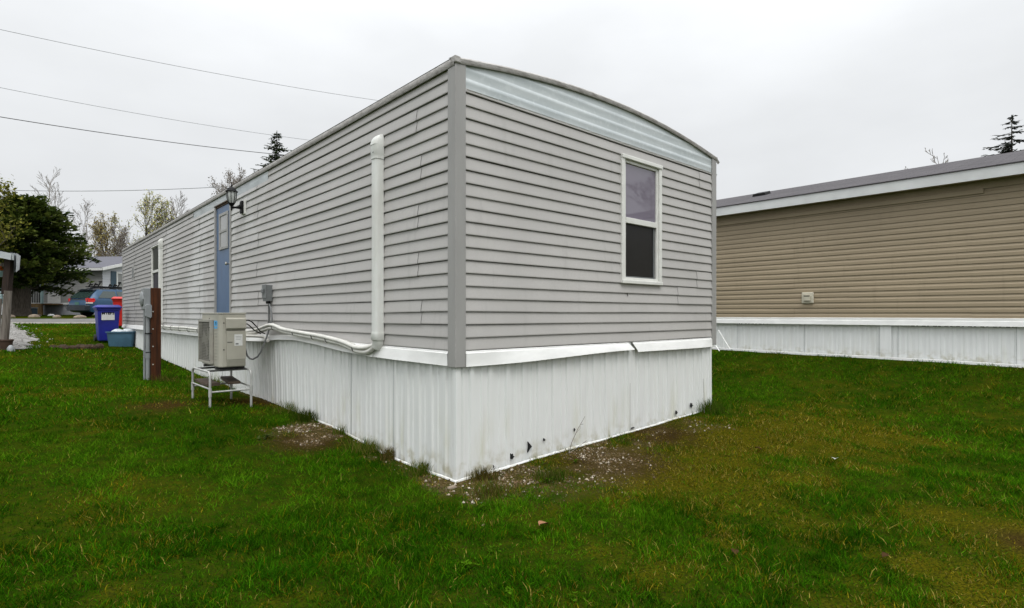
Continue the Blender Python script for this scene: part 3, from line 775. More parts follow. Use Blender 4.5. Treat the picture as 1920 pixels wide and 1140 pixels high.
# electrical disconnect with its conduit
dx = empty("disconnect_box", (0, 4.42, 1.6), "small grey electrical switch box on the siding with looping conduit", "switch box")
MB().box((-.10, 4.35, 1.60), (-.014, 4.50, 1.83)).build("enclosure", M['boxgrey'], dx, bevel=.005)
MB().box((-.112, 4.345, 1.64), (-.101, 4.505, 1.835)).build("cover", M['boxgrey'], dx, bevel=.004)
MB().box((-.135, 4.40, 1.715), (-.1125, 4.47, 1.775)).build("switch_handle", M['boxgrey'], dx, bevel=.008)
for y in (4.39, 4.46): MB().tube([(-.05, y, 1.6), (-.05, y, 1.565)], .02, 10).build("conduit_fitting", M['black'], dx, smooth=50)
q = [(-.05, 4.39, 1.57), (-.055, 4.30, 1.49), (-.06, 4.24, 1.34), (-.11, 4.26, 1.148), (-.165, 4.265, .98), (-.20, 4.275, .89), (-.235, 4.30, .825), (-.28, 4.35, .79), (-.315, 4.37, .80), (-.345, 4.385, .84), (-.39, 4.32, .95), (-.42, 4.25, 1.05)]
MB().tube(q, .0115, 10).build("whip_conduit", M['cable'], dx, smooth=60)
MB().tube([(-.03, 4.46, 1.57), (-.03, 4.46, 1.42), (-.03, 4.46, 1.27)], .010, 10).tube([(-.03, 4.46, 1.30), (-.03, 4.46, 1.23)], .019, 10).build("riser_conduit", M['cable'], dx, smooth=60)

# black coach lantern on its pale block
ln = empty("wall_lantern", (0, 5.62, 3.1), "black coach lantern on a pale block beside the blue door", "wall lamp")
MB().box((-.045, 5.54, 3.0), (-.014, 5.70, 3.235)).build("mount_block", M['vinylwhite'], ln, bevel=.004)
MB().prism([(-.045, -.1), (.045, -.1), (.055, -.085), (.055, .085), (.045, .1), (-.045, .1), (-.055, .085), (-.055, -.085)], (-.045, 5.62, 3.11), (0, 1, 0), (0, 0, 1), (-1, 0, 0), .03).build("back_plate", M['black'], ln, bevel=.008)
MB().tube([(-.075, 5.62, 3.12), (-.10, 5.62, 3.10), (-.145, 5.62, 3.095), (-.185, 5.62, 3.095), (-.21, 5.62, 3.105)], [.036, .024, .016, .015, .02], 10).build("arm", M['black'], ln, smooth=60)
lx, lyy, lz = -.205, 5.62, 3.11; LS = .84
MB().lathe([(a_*LS, b_*LS) for a_, b_ in [(.006, -.085), (.014, -.075), (.012, -.05), (.022, -.03), (.018, -.01), (.034, .01), (.05, .035), (.056, .055)]], (lx, lyy, lz), 16).build("base_cup", M['black'], ln, smooth=40)
MB().lathe([(a_*LS, b_*LS) for a_, b_ in [(.05, .055), (.066, .10), (.078, .16), (.082, .22), (.080, .262)]], (lx, lyy, lz), 16).build("lamp_glass", M['lampglass'], ln, smooth=60)
cage = MB()
for k in range(8):
    t = 2*math.pi*(k + .5)/8
    cage.tube([(lx + LS*r*math.cos(t), lyy + LS*r*math.sin(t), lz + LS*h) for r, h in ((.054, .05), (.070, .10), (.082, .16), (.086, .22), (.085, .264))], .005, 5)
cage.build("cage", M['black'], ln)
MB().lathe([(a_*LS, b_*LS) for a_, b_ in [(.103, .262), (.108, .272), (.100, .282), (.084, .288), (.076, .312), (.056, .336), (.030, .352), (.018, .358), (.012, .372), (.018, .384), (.009, .398), (.006, .44), (.001, .462)]], (lx, lyy, lz), 20).build("cap", M['black'], ln, smooth=35)

# ------------------------------------------------------------------ condenser on its stand
AX, AY, AZ = -.766, 4.12, .70
AW, AD, AH = .87, .325, .73      # along the wall, away from the wall, height
ac = empty("heat_pump_condenser", (AX + AD/2, AY + AW/2, AZ), "putty coloured outdoor condenser unit standing on a tubular stand", "condenser unit")
x0, x1, ya, yb, z0, z1 = AX, AX + AD, AY, AY + AW, AZ, AZ + AH
m = MB(); cc = .035
m.loft([[(x0+cc, ya, z), (x1, ya, z), (x1, yb, z), (x0, yb, z), (x0, ya+cc, z)] for z in (z0 + .02, z1 - .012)])
m.build("cabinet", M['ac'], ac, bevel=.012)
MB().loft([[(x0+cc-.004, ya-.006, z), (x1+.006, ya-.006, z), (x1+.006, yb+.006, z), (x0-.006, yb+.006, z), (x0-.006, ya+cc-.004, z)] for z in (z1 - .0115, z1 + .004)]).build("lid", M['ac'], ac, bevel=.004)
# fan grille on the side that faces away from the wall
gy0, gy1, gz0, gz1 = ya + .255, yb + .002, z0 + .055, z1 - .09
gm = MB(); gm.box((x0 - .004, gy0 + .015, gz0), (x0 - .0005, gy1 - .015, gz1)); cb = gm.build("coil_opening", M['acdark'], ac)
gm = MB()
for (a, b, c_, d) in ((gy0, gy0+.028, gz0, gz1), (gy1-.028, gy1, gz0, gz1), (gy0+.028, gy1-.028, gz1-.028, gz1), (gy0+.028, gy1-.028, gz0, gz0+.03)):
    gm.box((x0 - .048, a, c_), (x0 - .0045, b, d))
for i in range(1, 25):
    z = gz0 + .03 + (gz1 - gz0 - .06) * i / 25; gm.box((x0 - .044, gy0 + .028, z - .0022), (x0 - .039, gy1 - .028, z + .0022))
for i in range(1, 11):
    y = gy0 + .028 + (gy1 - gy0 - .056) * i / 11; gm.box((x0 - .0385, y - .0028, gz0 + .03), (x0 - .034, y + .0028, gz1 - .028))
gm.build("fan_grille", M['acgrill'], ac)
fc = ((gy0 + gy1)/2, (gz0 + gz1)/2)
fan = MB().lathe([(.07, -.006), (.075, -.018), (.05, -.028), (.01, -.03)], (x0, fc[0], fc[1]), 18, 0)
for k in range(3):
    t = k * 2.094
    fan.add([(x0 - .012, fc[0] + .06*math.cos(t), fc[1] + .06*math.sin(t)), (x0 - .026, fc[0] + .22*math.cos(t-.2), fc[1] + .22*math.sin(t-.2)), (x0 - .010, fc[0] + .22*math.cos(t+.75), fc[1] + .22*math.sin(t+.75)), (x0 - .008, fc[0] + .07*math.cos(t+.9), fc[1] + .07*math.sin(t+.9))], [(0, 1, 2, 3)])
fan.build("fan", M['acgrill'], ac)
# louvre ribs pressed into the front panel beside the grille
lm = MB()
for i in range(11):
    z = z0 + .12 + i * .043; lm.box((x0 - .005, ya + .10, z), (x0 - .0003, ya + .225, z + .010))
lm.build("pressed_ribs", M['ac'], ac, bevel=.003)
lg = MB().box((x0 - .003, ya + .085, z1 - .205), (x0 - .0003, ya + .235, z1 - .10)).build("maker_sticker", M['logo'], ac)
MB().prism([(-.03, .035), (.02, .03), (-.012, -.03)], (x0 - .003, ya + .15, z1 - .148), (0, 1, 0), (0, 0, 1), (-1, 0, 0), .001).build("triangle_mark", M['black'], lg)
# end panel: valve cover, service cover, label
MB().loft([[(x0 + .075, ya - .0005, z), (x1 - .004, ya - .0005, z), (x1 - .004, ya - e, z), (x0 + .075, ya - e, z)] for z, e in ((z1 - .215, .028), (z1 - .20, .048), (z1 - .075, .045), (z1 - .06, .022))]).build("terminal_cover", M['ac'], ac, bevel=.008)
sv = MB(); sv.box((x0 + .085, ya - .030, z0 + .12), (x1 - .006, ya - .0005, z1 - .235)); sv.loft([[(x0 + .09, ya - .0005, z), (x1 - .01, ya - .0005, z), (x1 - .01, ya - e, z), (x0 + .09, ya - e, z)] for z, e in ((z0 + .03, .006), (z0 + .1195, .028))])
sv = sv.build("service_cover", M['ac'], ac, bevel=.012)
MB().box((x0 + .088, ya - .0335, z0 + .345), (x0 + .15, ya - .0302, z0 + .353)).build("cover_lip", M['acdark'], sv)
lb = MB().box((x0 + .175, ya - .032, z0 + .30), (x0 + .275, ya - .0303, z0 + .45)).build("rating_label", M['paper'], sv)
MB().box((x0 + .19, ya - .0328, z0 + .315), (x0 + .225, ya - .0321, z0 + .335)).build('barcode_print', M['boxgrey'], lb)
for dz, xe in ((.38, .25), (.40, .26), (.42, .262)): MB().box((x0 + .19, ya - .0328, z0 + dz), (x0 + xe, ya - .0321, z0 + dz + .004)).build('text_line', M['boxgrey'], lb)
for z in (z0 + .25, z0 + .60): MB().lathe([(.009, 0), (.009, -.004), (.004, -.005)], (x0 + .055, ya - .0005, z), 10, 1).build("screw", M['acdark'], ac)
for z in (z0 + .1, z0 + .66, z0 + .54): MB().lathe([(.008, 0), (.008, -.004), (.004, -.005)], (x0 - .048, gy0 + .015, z), 10, 0).build("screw", M['acdark'], ac)
for y in (ya + .12, yb - .17): MB().box((x0 - .01, y, z0 - .012), (x1 + .02, y + .05, z0 + .0195)).build("foot", M['acdark'], ac)
cb2 = empty("cable_pair", (-.44, 4.2, 1.3), "two thin black cables arching from the condenser to the wall", "cable")
MB().tube([(-.44, 4.2, 1.33), (-.38, 4.22, 1.335), (-.32, 4.26, 1.31), (-.24, 4.32, 1.24), (-.17, 4.38, 1.17), (-.10, 4.42, 1.14)], .008, 8).build("cable", M['black'], cb2, smooth=60)
MB().tube([(-.44, 4.22, 1.28), (-.39, 4.24, 1.285), (-.33, 4.3, 1.25), (-.25, 4.38, 1.19), (-.14, 4.46, 1.14)], .008, 8).build("cable", M['black'], cb2, smooth=60)

st = empty("condenser_stand", (-.6, 4.5, .2), "white tubular metal stand under the condenser", "stand")
sx0, sx1, sy0, sy1, zt = -.895, -.40, 4.03, 4.93, .675
def hoop(xa, xb, y, n):
    za, zb = gz(xa, y) - .02, gz(xb, y) - .02; r = .07
    p = [(xa, y, za), (xa, y, zt - r)] + [(xa + r*(1-math.cos(t)), y, zt - r + r*math.sin(t)) for t in np.linspace(.2, math.pi/2, 6)]
    p += [(xb - r*(1-math.cos(t)), y, zt - r + r*math.sin(t)) for t in np.linspace(math.pi/2, .2, 6)] + [(xb, y, zt - r), (xb, y, zb)]
    return p
def hoop_y(x, ya_, yb_):
    za, zb = gz(x, ya_) - .02, gz(x, yb_) - .02; r = .08
    return [(x, ya_, za), (x, ya_, zt - r)] + [(x, ya_ + r*(1-math.cos(t)), zt - r + r*math.sin(t)) for t in np.linspace(.2, math.pi/2, 6)] + \
           [(x, yb_ - r*(1-math.cos(t)), zt - r + r*math.sin(t)) for t in np.linspace(math.pi/2, .2, 6)] + [(x, yb_, zt - r), (x, yb_, zb)]
for x in (sx0, sx1): MB().tube(hoop_y(x, sy0, sy1), .0145, 10).build("leg_hoop", M['steel'], st, smooth=60)
for y in (sy0, sy1): MB().tube([(sx0, y, .42), (sx1, y, .42)], .012, 8).build("cross_rail", M['steel'], st, smooth=60)
for x in (sx0, sx1): MB().tube([(x, sy0, .46), (x, sy1, .46)], .011, 8).build("side_rail", M['steel'], st, smooth=60)
for x, y in ((sx0, sy0), (sx0, sy1), (sx1, sy0), (sx1, sy1)): MB().tube([(x, y, .36), (x, y, .47)], .0195, 10).build("leg_sleeve", M['steel'], st, smooth=60)
for y in (sy0 + .10, sy1 - .30): MB().box((sx0 + .02, y, zt - .004), (sx1 - .02, y + .12, zt + .012)).build("bearer", M['acdark'], st)
MB().beam((-.80, 4.25, .49), (-.78, 4.98, .492), .16, .035).build("plank", M['plank'], loc=(-.8, 4.6, .49), bevel=.003).name = "plank"
tag(bpy.data.objects["plank"], "brown board lying on the stand rails at the yard side", "board")
pl2 = MB().beam((-.56, 4.2, .50), (-.46, 4.95, .505), .15, .035).build("plank", M['plank'], loc=(-.5, 4.6, .5), bevel=.003)
tag(pl2, "brown board lying on the stand rails nearer the skirting", "board")

# ------------------------------------------------------------------ meter post
mx_, my_ = -.91, 7.53; mg = gz(mx_, my_)
pr = empty("meter_post", (mx_, my_, mg), "dark brown wooden post carrying a grey electric meter box", "meter post")
U = EX3 = np.array([EX[0], EX[1], 0]); Vd = np.array([EZ[0], EZ[1], 0]); Zu = np.array([0, 0, 1.])
# the post faces the wall squarely: its face looks back down the yard
MB().box((mx_ - .075, my_ - .075, mg - .1), (mx_ + .075, my_ + .075, 1.87)).build("post", M['post'], pr, bevel=.006)
for z in (.55, .86, 1.16, 1.46): MB().lathe([(.011, 0), (.010, -.004), (.003, -.006)], (mx_ - .045, my_ - .075, z), 10, 1).build("screw", M['screw'], pr)
MB().box((mx_ - .175, my_ - .06, 1.50), (mx_ - .0755, my_ + .22, 1.865)).build("meter_box", M['metergrey'], pr, bevel=.008)
MB().lathe([(.13, 0), (.13, -.014), (.10, -.03), (.02, -.034)], (mx_ - .176, my_ + .08, 1.68), 8, 0).build("meter_dial", M['metergrey'], pr, smooth=40)
MB().prism([(-.05, -.09), (.03, -.125), (.05, -.10), (.05, .09), (.03, .12), (-.03, .12), (-.05, .09)], (mx_ - .115, my_ - .061, 1.47), (1, 0, 0), (0, 0, 1), (0, -1, 0), .05).build("junction_cover", M['metergrey'], pr, bevel=.008)
MB().tube([(mx_ - .115, my_ - .04, 1.5), (mx_ - .115, my_ - .04, mg - .05)], .030, 12).tube([(mx_ - .115, my_ - .04, .80), (mx_ - .115, my_ - .04, .66)], .038, 12).build("conduit", M['metergrey'], pr, smooth=50)
MB().tube([(mx_ - .15, my_ + .05, 1.5), (mx_ - .15, my_ + .05, mg - .05)], .018, 10).build("ground_conduit", M['metergrey'], pr, smooth=50)
MB().box((mx_ - .165, my_ - .078, 1.075), (mx_ - .06, my_ - .0715, 1.095)).build("strap", M['black'], pr); MB().box((mx_ - .155, my_ - .078, .755), (mx_ - .075, my_ - .0745, .77)).build("strap", M['black'], pr)

# ------------------------------------------------------------------ beige neighbour
BX, BY0, BY1 = 9.2, -9.0, 9.5
bh = empty("beige_home", (BX, 0, .6), "tan lap sided mobile home with purple grey shingle roof and white skirting", "mobile home")
m = MB(); siding(m, (BX, BY0, 0), (0, 1, 0), (-1, 0, 0), BY1 - BY0, 1.345, 3.65, .1025, PROF_DUTCH, lambda k: [[.2, 6.95, 9.8, 14.0], [3.6, 10.3, 16], [5.1, 8.8, 12.6]][(k // 2) % 3], wob=.0015, step=.8)
m.build("wall", M['beige'], bh, smooth=22)
MB().box((BX + .02, BY0, 1.2), (BX + .04, BY1, 3.7)).box((BX + .04, BY0, 1.2), (BX + 4.5, BY0 + .03, 3.75)).box((BX + .04, BY1 - .03, 1.2), (BX + 4.5, BY1, 3.75)).build("sheathing", M['dark'], bh)
MB().prism([(0, 1.3), (4.5, 1.3), (4.5, 3.75), (2.25, 4.45), (0, 3.75)], (BX + .02, BY0 - .02, 0), (1, 0, 0), (0, 0, 1), (0, 1, 0), .015).build("end_wall", M['beige'], bh)
ex_ = BX - .30
MB().add([(ex_ - .03, BY0 - .3, 3.80), (ex_ - .03, BY1 + .3, 3.80), (BX + 2.15, BY1 + .3, 4.50), (BX + 2.15, BY0 - .3, 4.50), (BX + 4.7, BY1 + .3, 3.74), (BX + 4.7, BY0 - .3, 3.74),
          (ex_ - .03, BY0 - .3, 3.785), (ex_ - .03, BY1 + .3, 3.785)], [(0, 1, 2, 3), (3, 2, 4, 5), (0, 6, 7, 1)]).build("roof", M['shingle'], bh)
MB().box((ex_ - .012, BY0 - .3, 3.60), (ex_ + .012, BY1 + .3, 3.782)).build("fascia", M['fascia'], bh, bevel=.003)
MB().box((ex_ + .012, BY0 - .28, 3.622), (BX + .01, BY1 + .28, 3.64)).build("soffit", M['beige'], bh)
MB().box((BX - .025, BY0, 3.50), (BX - .004, BY1, 3.62)).build("frieze_trim", M['beige'], bh, bevel=.004)
MB().box((BX - .05, -2.2, 3.42), (BX - .0255, 3.3, 3.50)).build("loose_siding_strip", M['beige'], bh, bevel=.004)
MB().prism([(-.012, 1.352), (-.03, 1.345), (-.032, 1.30), (-.045, 1.295), (-.06, 1.215), (-.04, 1.212), (-.01, 1.29)], (BX, BY0, 0), (1, 0, 0), (0, 0, 1), (0, 1, 0), BY1 - BY0).build("flashing", M['trim'], bh)
skirt("skirting", (BX, BY0, 0), (0, 1, 0), (-1, 0, 0), BY1 - BY0, 1.28, M['beigeskirt'], bh, pitch=.16, rib=.32, seams=(8.0, 9.6, 11.0, 6.4))
m = MB(); rows = []
for y in np.arange(BY0, BY1, .25):
    z = gz(BX - .06, y); rows.append([(BX - .004, y, z + .05), (BX - .03, y, z + .045), (BX - .034, y, z - .03)])
m.grid(rows).build("skirting_channel", M['trim'], bh, smooth=30)
MB().box((BX - .02, -.9, .5), (BX - .002, -.72, 1.25)).build("skirting_patch", M['beigeskirt'], bh)
vx, vy, vz = at(1509, 558.5, 11.1); vy = float(vy)
vv = MB().box((BX - .05, vy - .115, vz - .11), (BX - .014, vy + .115, vz + .115)).build("dryer_vent", M['vent'], bh, bevel=.018)
MB().box((BX - .085, vy - .06, vz - .06), (BX - .0505, vy + .06, vz + .055)).build("vent_flap", M['vent'], vv, bevel=.01)
MB().box((BX - .09, vy - .058, vz + .035), (BX - .0855, vy + .058, vz + .052)).build("vent_slot", M['dark'], vv)
rx, ry, rz = at(1433, 363.5, 13.1)
slope = .70 / 2.48; rx = BX + 1.35; rz = 3.80 + (rx - ex_ + .03) * slope
ry = float(CAM[1] + (rx - CAM[0]) * (EZ[1] + (1433-960)/1040*EX[1]) / (EZ[0] + (1433-960)/1040*EX[0]))
rv = MB().prism([(-.17, -.05), (.17, -.05), (.14, .07), (-.14, .07)], (rx - .3, ry, rz - .09), (0, 1, 0), (0, 0, 1), (1, 0, slope), .3).build("roof_vent", M['black'], bh, bevel=.01)
# white strip leaning by the neighbour's skirting
p0, p1 = at(1347, 619, 12.0), at(1369, 655, 11.6)
lw = MB().beam(p0, p1, .016, .010).build("leaning_strip", M['trim'], loc=tuple(p1)); tag(lw, "thin white strip leaning diagonally against the neighbour's white skirting", "trim strip")
p0, p1 = at(1342, 648, 11.2), at(1349, 658, 11.0)
lw = MB().beam(p0, p1, .016, .010).build("fallen_strip", M['trim'], loc=tuple(p1)); tag(lw, "short white strip poking out of grass behind the grey corner", "trim strip")

# ------------------------------------------------------------------ bins and tote
def oriented(c, yaw):
    u = np.array([math.cos(yaw), math.sin(yaw), 0]); v = np.array([-math.sin(yaw), math.cos(yaw), 0]); return np.asarray(c, float), u, v
def wheeled_bin(px, Z, yaw, h, mat, label, name, zg=None):
    p = at(px, 600, Z); g = gz(p[0], p[1]) if zg is None else zg
    r = empty(name, (p[0], p[1], g), label, "bin", "wheeled bins by the home's far end")
    c, u, v = oriented((p[0], p[1], g), yaw)       # v points away from the viewer, u to the right
    def ring(z, a, b, f): # a half width, front at -b, back at +b
        return [c + u*i*a + v*(j*b) + Zu*z for i, j in ((-1, -1), (1, -1), (1, 1), (-1, 1))]
    m = MB(); m.loft([ring(.05, .235, .27, 0), ring(h*.45, .26, .31, 0), ring(h - .14, .285, .36, 0)]); m.build("body", mat, r, bevel=.03)
    MB().loft([ring(h - .17, .30, .375, 0), ring(h - .10, .31, .385, 0)]).build("rim", mat, r, bevel=.012)
    m = MB(); m.loft([[q + Zu*(.0 if k < 2 else .0) for k, q in enumerate(ring(h - .10, .335, .415, 0))], [q for q in ring(h - .065, .335, .42, 0)], [q - v*.02 for q in ring(h + .0, .26, .33, 0)]]); m.build("lid", mat, r, bevel=.015)
    m = MB(); m.tube([c + u*-.24 + v*.44 + Zu*(h - .1), c + u*.24 + v*.44 + Zu*(h - .1)], .017, 8); m.build("handle", mat, r, smooth=60)
    for i in (-1, 1):
        k = c + u*i*.27 + v*.27 + Zu*.12
        m = MB(); m.tube([k - u*.03, k + u*.03], .12, 18); m.build("wheel", M['rubber'], r, smooth=40)
    return r, c, u, v
# faces the camera: u runs with the camera's right
yawc = math.atan2(EX[1], EX[0])
bb, c, u, v = wheeled_bin(201, 17.35, yawc + rad(43), 1.16, M['bluebin'], "blue wheeled bin with a white sign, beside the slate blue tote", "blue_bin")
sg = c - v*.345 + u*(-.02) + Zu*.82
sgn = MB().obox(sg, u, Zu, v, .165, .125, .004).build("sign", M['paper'], bb)
def lettering(text, size, origin, u, n, parent, mat, name="lettering"):
    cu = bpy.data.curves.new(name, 'FONT'); cu.body = text; cu.size = size; cu.align_x = 'CENTER'; cu.extrude = .002; cu.offset = .004
    tmp = bpy.data.objects.new("tmp_text", cu); COL.objects.link(tmp); dg = bpy.context.evaluated_depsgraph_get(); dg.update()
    me = bpy.data.meshes.new_from_object(tmp.evaluated_get(dg)); bpy.data.objects.remove(tmp)
    off = np.array(root_of(parent).location); u = np.asarray(u); n = np.asarray(n)
    for vt in me.vertices:
        p = np.asarray(origin) + u*vt.co.x + Zu*vt.co.y + n*vt.co.z - off; vt.co = tuple(p)
    me.materials.clear(); me.materials.append(mat); me.name = name
    o = bpy.data.objects.new(name, me); COL.objects.link(o); o.parent = parent; return o
lettering("MYERS", .108, sg - v*.006 + Zu*.045, u, -v, sgn, M['black'])
rb, *_ = wheeled_bin(228, 22, yawc + rad(36), 1.2, M['redbin'], "red wheeled bin half hidden behind the home's far end", "red_bin")

p = at(229, 640, 16.55); tg = gz(p[0], p[1])
tt = empty("storage_tote", (p[0], p[1], tg), "slate blue plastic tote holding pale bags, beside the skirting", "tote")
c, u, v = oriented((p[0], p[1], tg), yawc + rad(24))
def ring(z, a, b): return [c + u*i*a + v*j*b + Zu*z for i, j in ((-.85, -1), (.85, -1), (1, -.8), (1, .8), (.85, 1), (-.85, 1), (-1, .8), (-1, -.8))]
m = MB(); m.loft([ring(.0, .29, .19), ring(.26, .325, .225), ring(.44, .345, .24), ring(.44, .325, .22), ring(.30, .31, .21), ring(.29, .05, .05)]); m.build("tub", M['tote'], tt, bevel=.006)
MB().loft([ring(.42, .352, .247), ring(.425, .37, .265), ring(.455, .37, .265), ring(.458, .345, .24)], cap=False).build("rim", M['tote'], tt)
for k, (du, dv, s) in enumerate(((-.12, .0, .15), (.12, .03, .16), (.0, -.08, .12))):
    m = MB(); rr = []
    for i in range(6):
        a = i/5*math.pi*.5; rr.append([c + u*(du + s*1.15*math.cos(a)*math.cos(t)*(1+.15*math.sin(3*t+k))) + v*(dv + s*.9*math.cos(a)*math.sin(t)) + Zu*(.40 + s*.85*math.sin(a)*(1+.1*math.sin(2*t))) for t in np.linspace(0, 2*math.pi, 12, endpoint=False)])
    m.loft(rr)
    o = m.build("plastic_bag", M['bag'], loc=tuple(c + u*du + v*dv + Zu*.4), smooth=60)
    tag(o, ["pale crumpled bag at the left in the slate tote", "pale crumpled bag at the right in the slate tote", "small pale bag at the front of the slate tote"][k], "bag", "bags in the tote")

# ------------------------------------------------------------------ the far house
hc = at(192, 590, 36); hu = -1*EX + .1*EZ; hu /= np.linalg.norm(hu); hv = np.array([-hu[1], hu[0]])
if hv @ EZ < 0: hv = -hv
HU = np.r_[hu, 0]; HV = np.r_[hv, 0]; HN = -HV   # long wall runs along HU, faces HN; gable runs along HV, faces -HU
hg = 1.36
fh = empty("far_house", (hc[0], hc[1], hg), "house with shaded grey and white walls, dark roof and shutters across the street", "house")
base = np.array([hc[0], hc[1], 0])
m = MB(); siding(m, base, HU, HN, 11, hg + .75, 4.45, .16, PROF_LAP, step=4); m.build("long_wall", M['farshade'], fh)
m = MB(); siding(m, base, HV, -HU, 9, hg + .75, 4.45, .16, PROF_LAP, step=4, holes=[(1.12, 2.6, 2.95, 4.2)]); m.build("gable_wall", M['farwhite'], fh)
m = MB(); m.prism([(0, 4.45), (9, 4.45), (4.5, 5.55)], base + HU*.012, HV, (0, 0, 1), -HU, .012); m.build("gable", M['farwhite'], fh)
MB().obox(base + HU*5.5 + HV*4.5 + Zu*2.7, HU, HV, Zu, 5.45, 4.45, 1.7).build("core", M['dark'], fh)
m = MB(); m.obox(base + HU*5.5 + HN*-.02 + Zu*(hg + .3), HU, Zu, HN, 5.5, .47, .01); m.obox(base + HV*4.5 + HU*.02 + Zu*(hg + .3), HV, Zu, HU, 4.5, .47, .01); m.build("skirting", M['farwhite'], fh)
m = MB(); m.obox(base + HU*5.5 + HN*.02 + Zu*(hg + .74), HU, Zu, HN, 5.5, .06, .02); m.build("skirting_trim", M['trim'], fh)
e0 = .35; zr = 4.42; rise = 1.25
A = base + HN*e0 - HU*.3; B = base + HN*e0 + HU*11.3; R0 = base + HV*4.5 - HU*.3; R1 = base + HV*4.5 + HU*11.3; Q0 = base + HV*(9 + e0) - HU*.3; Q1 = base + HV*(9 + e0) + HU*11.3
z_ = lambda p, z: (p[0], p[1], z)
MB().add([z_(A, zr), z_(B, zr), z_(R1, zr + rise), z_(R0, zr + rise), z_(Q1, zr), z_(Q0, zr)], [(0, 1, 2, 3), (3, 2, 4, 5)]).build("roof", M['fardark'], fh)
m = MB(); m.beam(np.array(z_(A - HU*.02, zr - .09)), np.array(z_(R0 - HU*.02, zr + rise - .09)), .04, .18); m.beam(np.array(z_(R0 - HU*.02, zr + rise - .09)), np.array(z_(Q0 - HU*.02, zr - .09)), .04, .18); m.beam(np.array(z_(A + HN*.02, zr - .1)), np.array(z_(B + HN*.02, zr - .1)), .04, .16); m.build("fascia", M['trim'], fh)
wf = MB(); o_ = base - HU*.0
def grect(mb, a, b, za, zb, out0, out1): mb.obox(base + HV*(a+b)/2 - HU*(out0+out1)/2 + Zu*(za+zb)/2, HV, Zu, HU, (b-a)/2, (zb-za)/2, (out1-out0)/2)
for q in ((1.10, 1.20, 2.9, 4.25), (2.5, 2.6, 2.9, 4.25), (1.20, 2.5, 4.15, 4.25), (1.20, 2.5, 2.9, 3.0), (1.20, 2.5, 3.5, 3.57)): grect(wf, *q, -.02, .05)
fw = wf.build("window", M['trim'], fh)
m = MB(); grect(m, 1.20, 2.5, 3.0, 4.15, -.04, .0); m.build("pane", M['doorpane'], fw)
for a in (.64, 2.64):
    m = MB(); grect(m, a, a + .42, 2.88, 4.28, .016, .05); m.build("shutter", M['shutter'], fh)
# porch: boarded front, posts, railings, door
def prect(mb, a, b, za, zb, o0, o1): mb.obox(base + HU*(a+b)/2 + HN*(o0+o1)/2 + Zu*(za+zb)/2, HU, Zu, HN, (b-a)/2, (zb-za)/2, abs(o1-o0)/2)
pa, pb = 2.75, 4.25
m = MB(); prect(m, pa, pb, hg - .1, hg + .72, 1.45, 1.55); prect(m, pa, pb, hg + .66, hg + .74, .05, 1.45); prect(m, pb - .08, pb, hg - .1, hg + .66, .05, 1.45); m.build("porch_base", M['porchwood'], fh)
for a in (pa + .06, pb - .02, 5.6):
    m = MB(); prect(m, a - .06, a + .06, hg + .74, 4.2, 1.4, 1.5); m.build("porch_post", M['teal'], fh)
m = MB(); prect(m, pa - .3, 5.9, 4.12, 4.25, .1, 1.7); m.build("porch_roof", M['fardark'], fh)
m = MB()
for a in np.arange(pa + .2, pb - .1, .16): prect(m, a - .02, a + .02, hg + .78, hg + 1.6, 1.46, 1.49)
prect(m, pa, pb, hg + 1.6, hg + 1.66, 1.44, 1.5); m.build("porch_railing", M['black'], fh)
m = MB(); prect(m, 4.3, 5.9, hg + .55, hg + 1.6, 1.40, 1.43); m.build("porch_side_panel", M['trim'], fh)
m = MB()
for a in np.arange(4.35, 5.9, .22): prect(m, a - .02, a + .02, hg + .55, hg + 1.6, 1.435, 1.46)
prect(m, 4.3, 5.9, hg + 1.18, hg + 1.22, 1.435, 1.46); m.build("lattice", M['boxgrey'], fh)
dm = MB(); prect(dm, 2.95, 3.85, hg + .8, 3.95, .02, .06); dm = dm.build("door", M['trim'], fh)
m = MB(); prect(m, 3.08, 3.72, hg + 1.6, 3.8, .061, .075); m.build("pane", M['carglass'], dm)
m = MB(); prect(m, 4.5, 5.5, 3.05, 3.75, .02, .07); m.build("porch_window", M['carglass'], fh)
p = at(58, 588, 33.2); g = gz(p[0], p[1])
bx_ = empty("storage_chest", (p[0], p[1], g), "blue grey storage chest beside the far house porch", "chest")
c, u, v = oriented((p[0], p[1], g), math.atan2(EX[1], EX[0]) + rad(40))
MB().obox(c + Zu*.2, u, v, Zu, .3, .25, .2).build("chest_body", M['shutter'], bx_, bevel=.02); MB().obox(c + Zu*.44, u, v, Zu, .33, .28, .035).build("chest_lid", M['metergrey'], bx_, bevel=.02)

# ------------------------------------------------------------------ blue estate car across the street
cr = at(171, 598, 28.6); cgz = gz(cr[0], cr[1])
hd = .36*EX + .93*EZ; hd /= np.linalg.norm(hd); rt = np.array([hd[1], -hd[0]])    # heading and its right
car = empty("parked_car", (cr[0], cr[1], cgz), "dark blue estate car with roof racks parked across the street", "car")
rear_right = np.array([cr[0], cr[1]])
def cp(s, r, z):   # s ahead of the rear bumper, r to the right of the middle line
    q = rear_right + hd*(s - .15) + rt*(r - .86); return (q[0], q[1], cgz + z)
st_ = [ # s, half width, z bottom, z belt, roof half width, z roof
    (.0, .70, .40, .80, None, None), (.06, .80, .32, .92, .70, .93), (.28, .85, .24, .96, .66, 1.15), (.55, .87, .22, .96, .63, 1.40), (.85, .88, .22, .95, .62, 1.455), (1.6, .88, .22, .94, .63, 1.48),
    (2.4, .88, .22, .93, .63, 1.465), (2.95, .88, .22, .93, .62, 1.40), (3.55, .87, .22, .94, .70, .97), (4.2, .84, .24, .84, .6, .86), (4.6, .76, .28, .70, .5, .72), (4.72, .6, .36, .6, .4, .62)]
rings = []
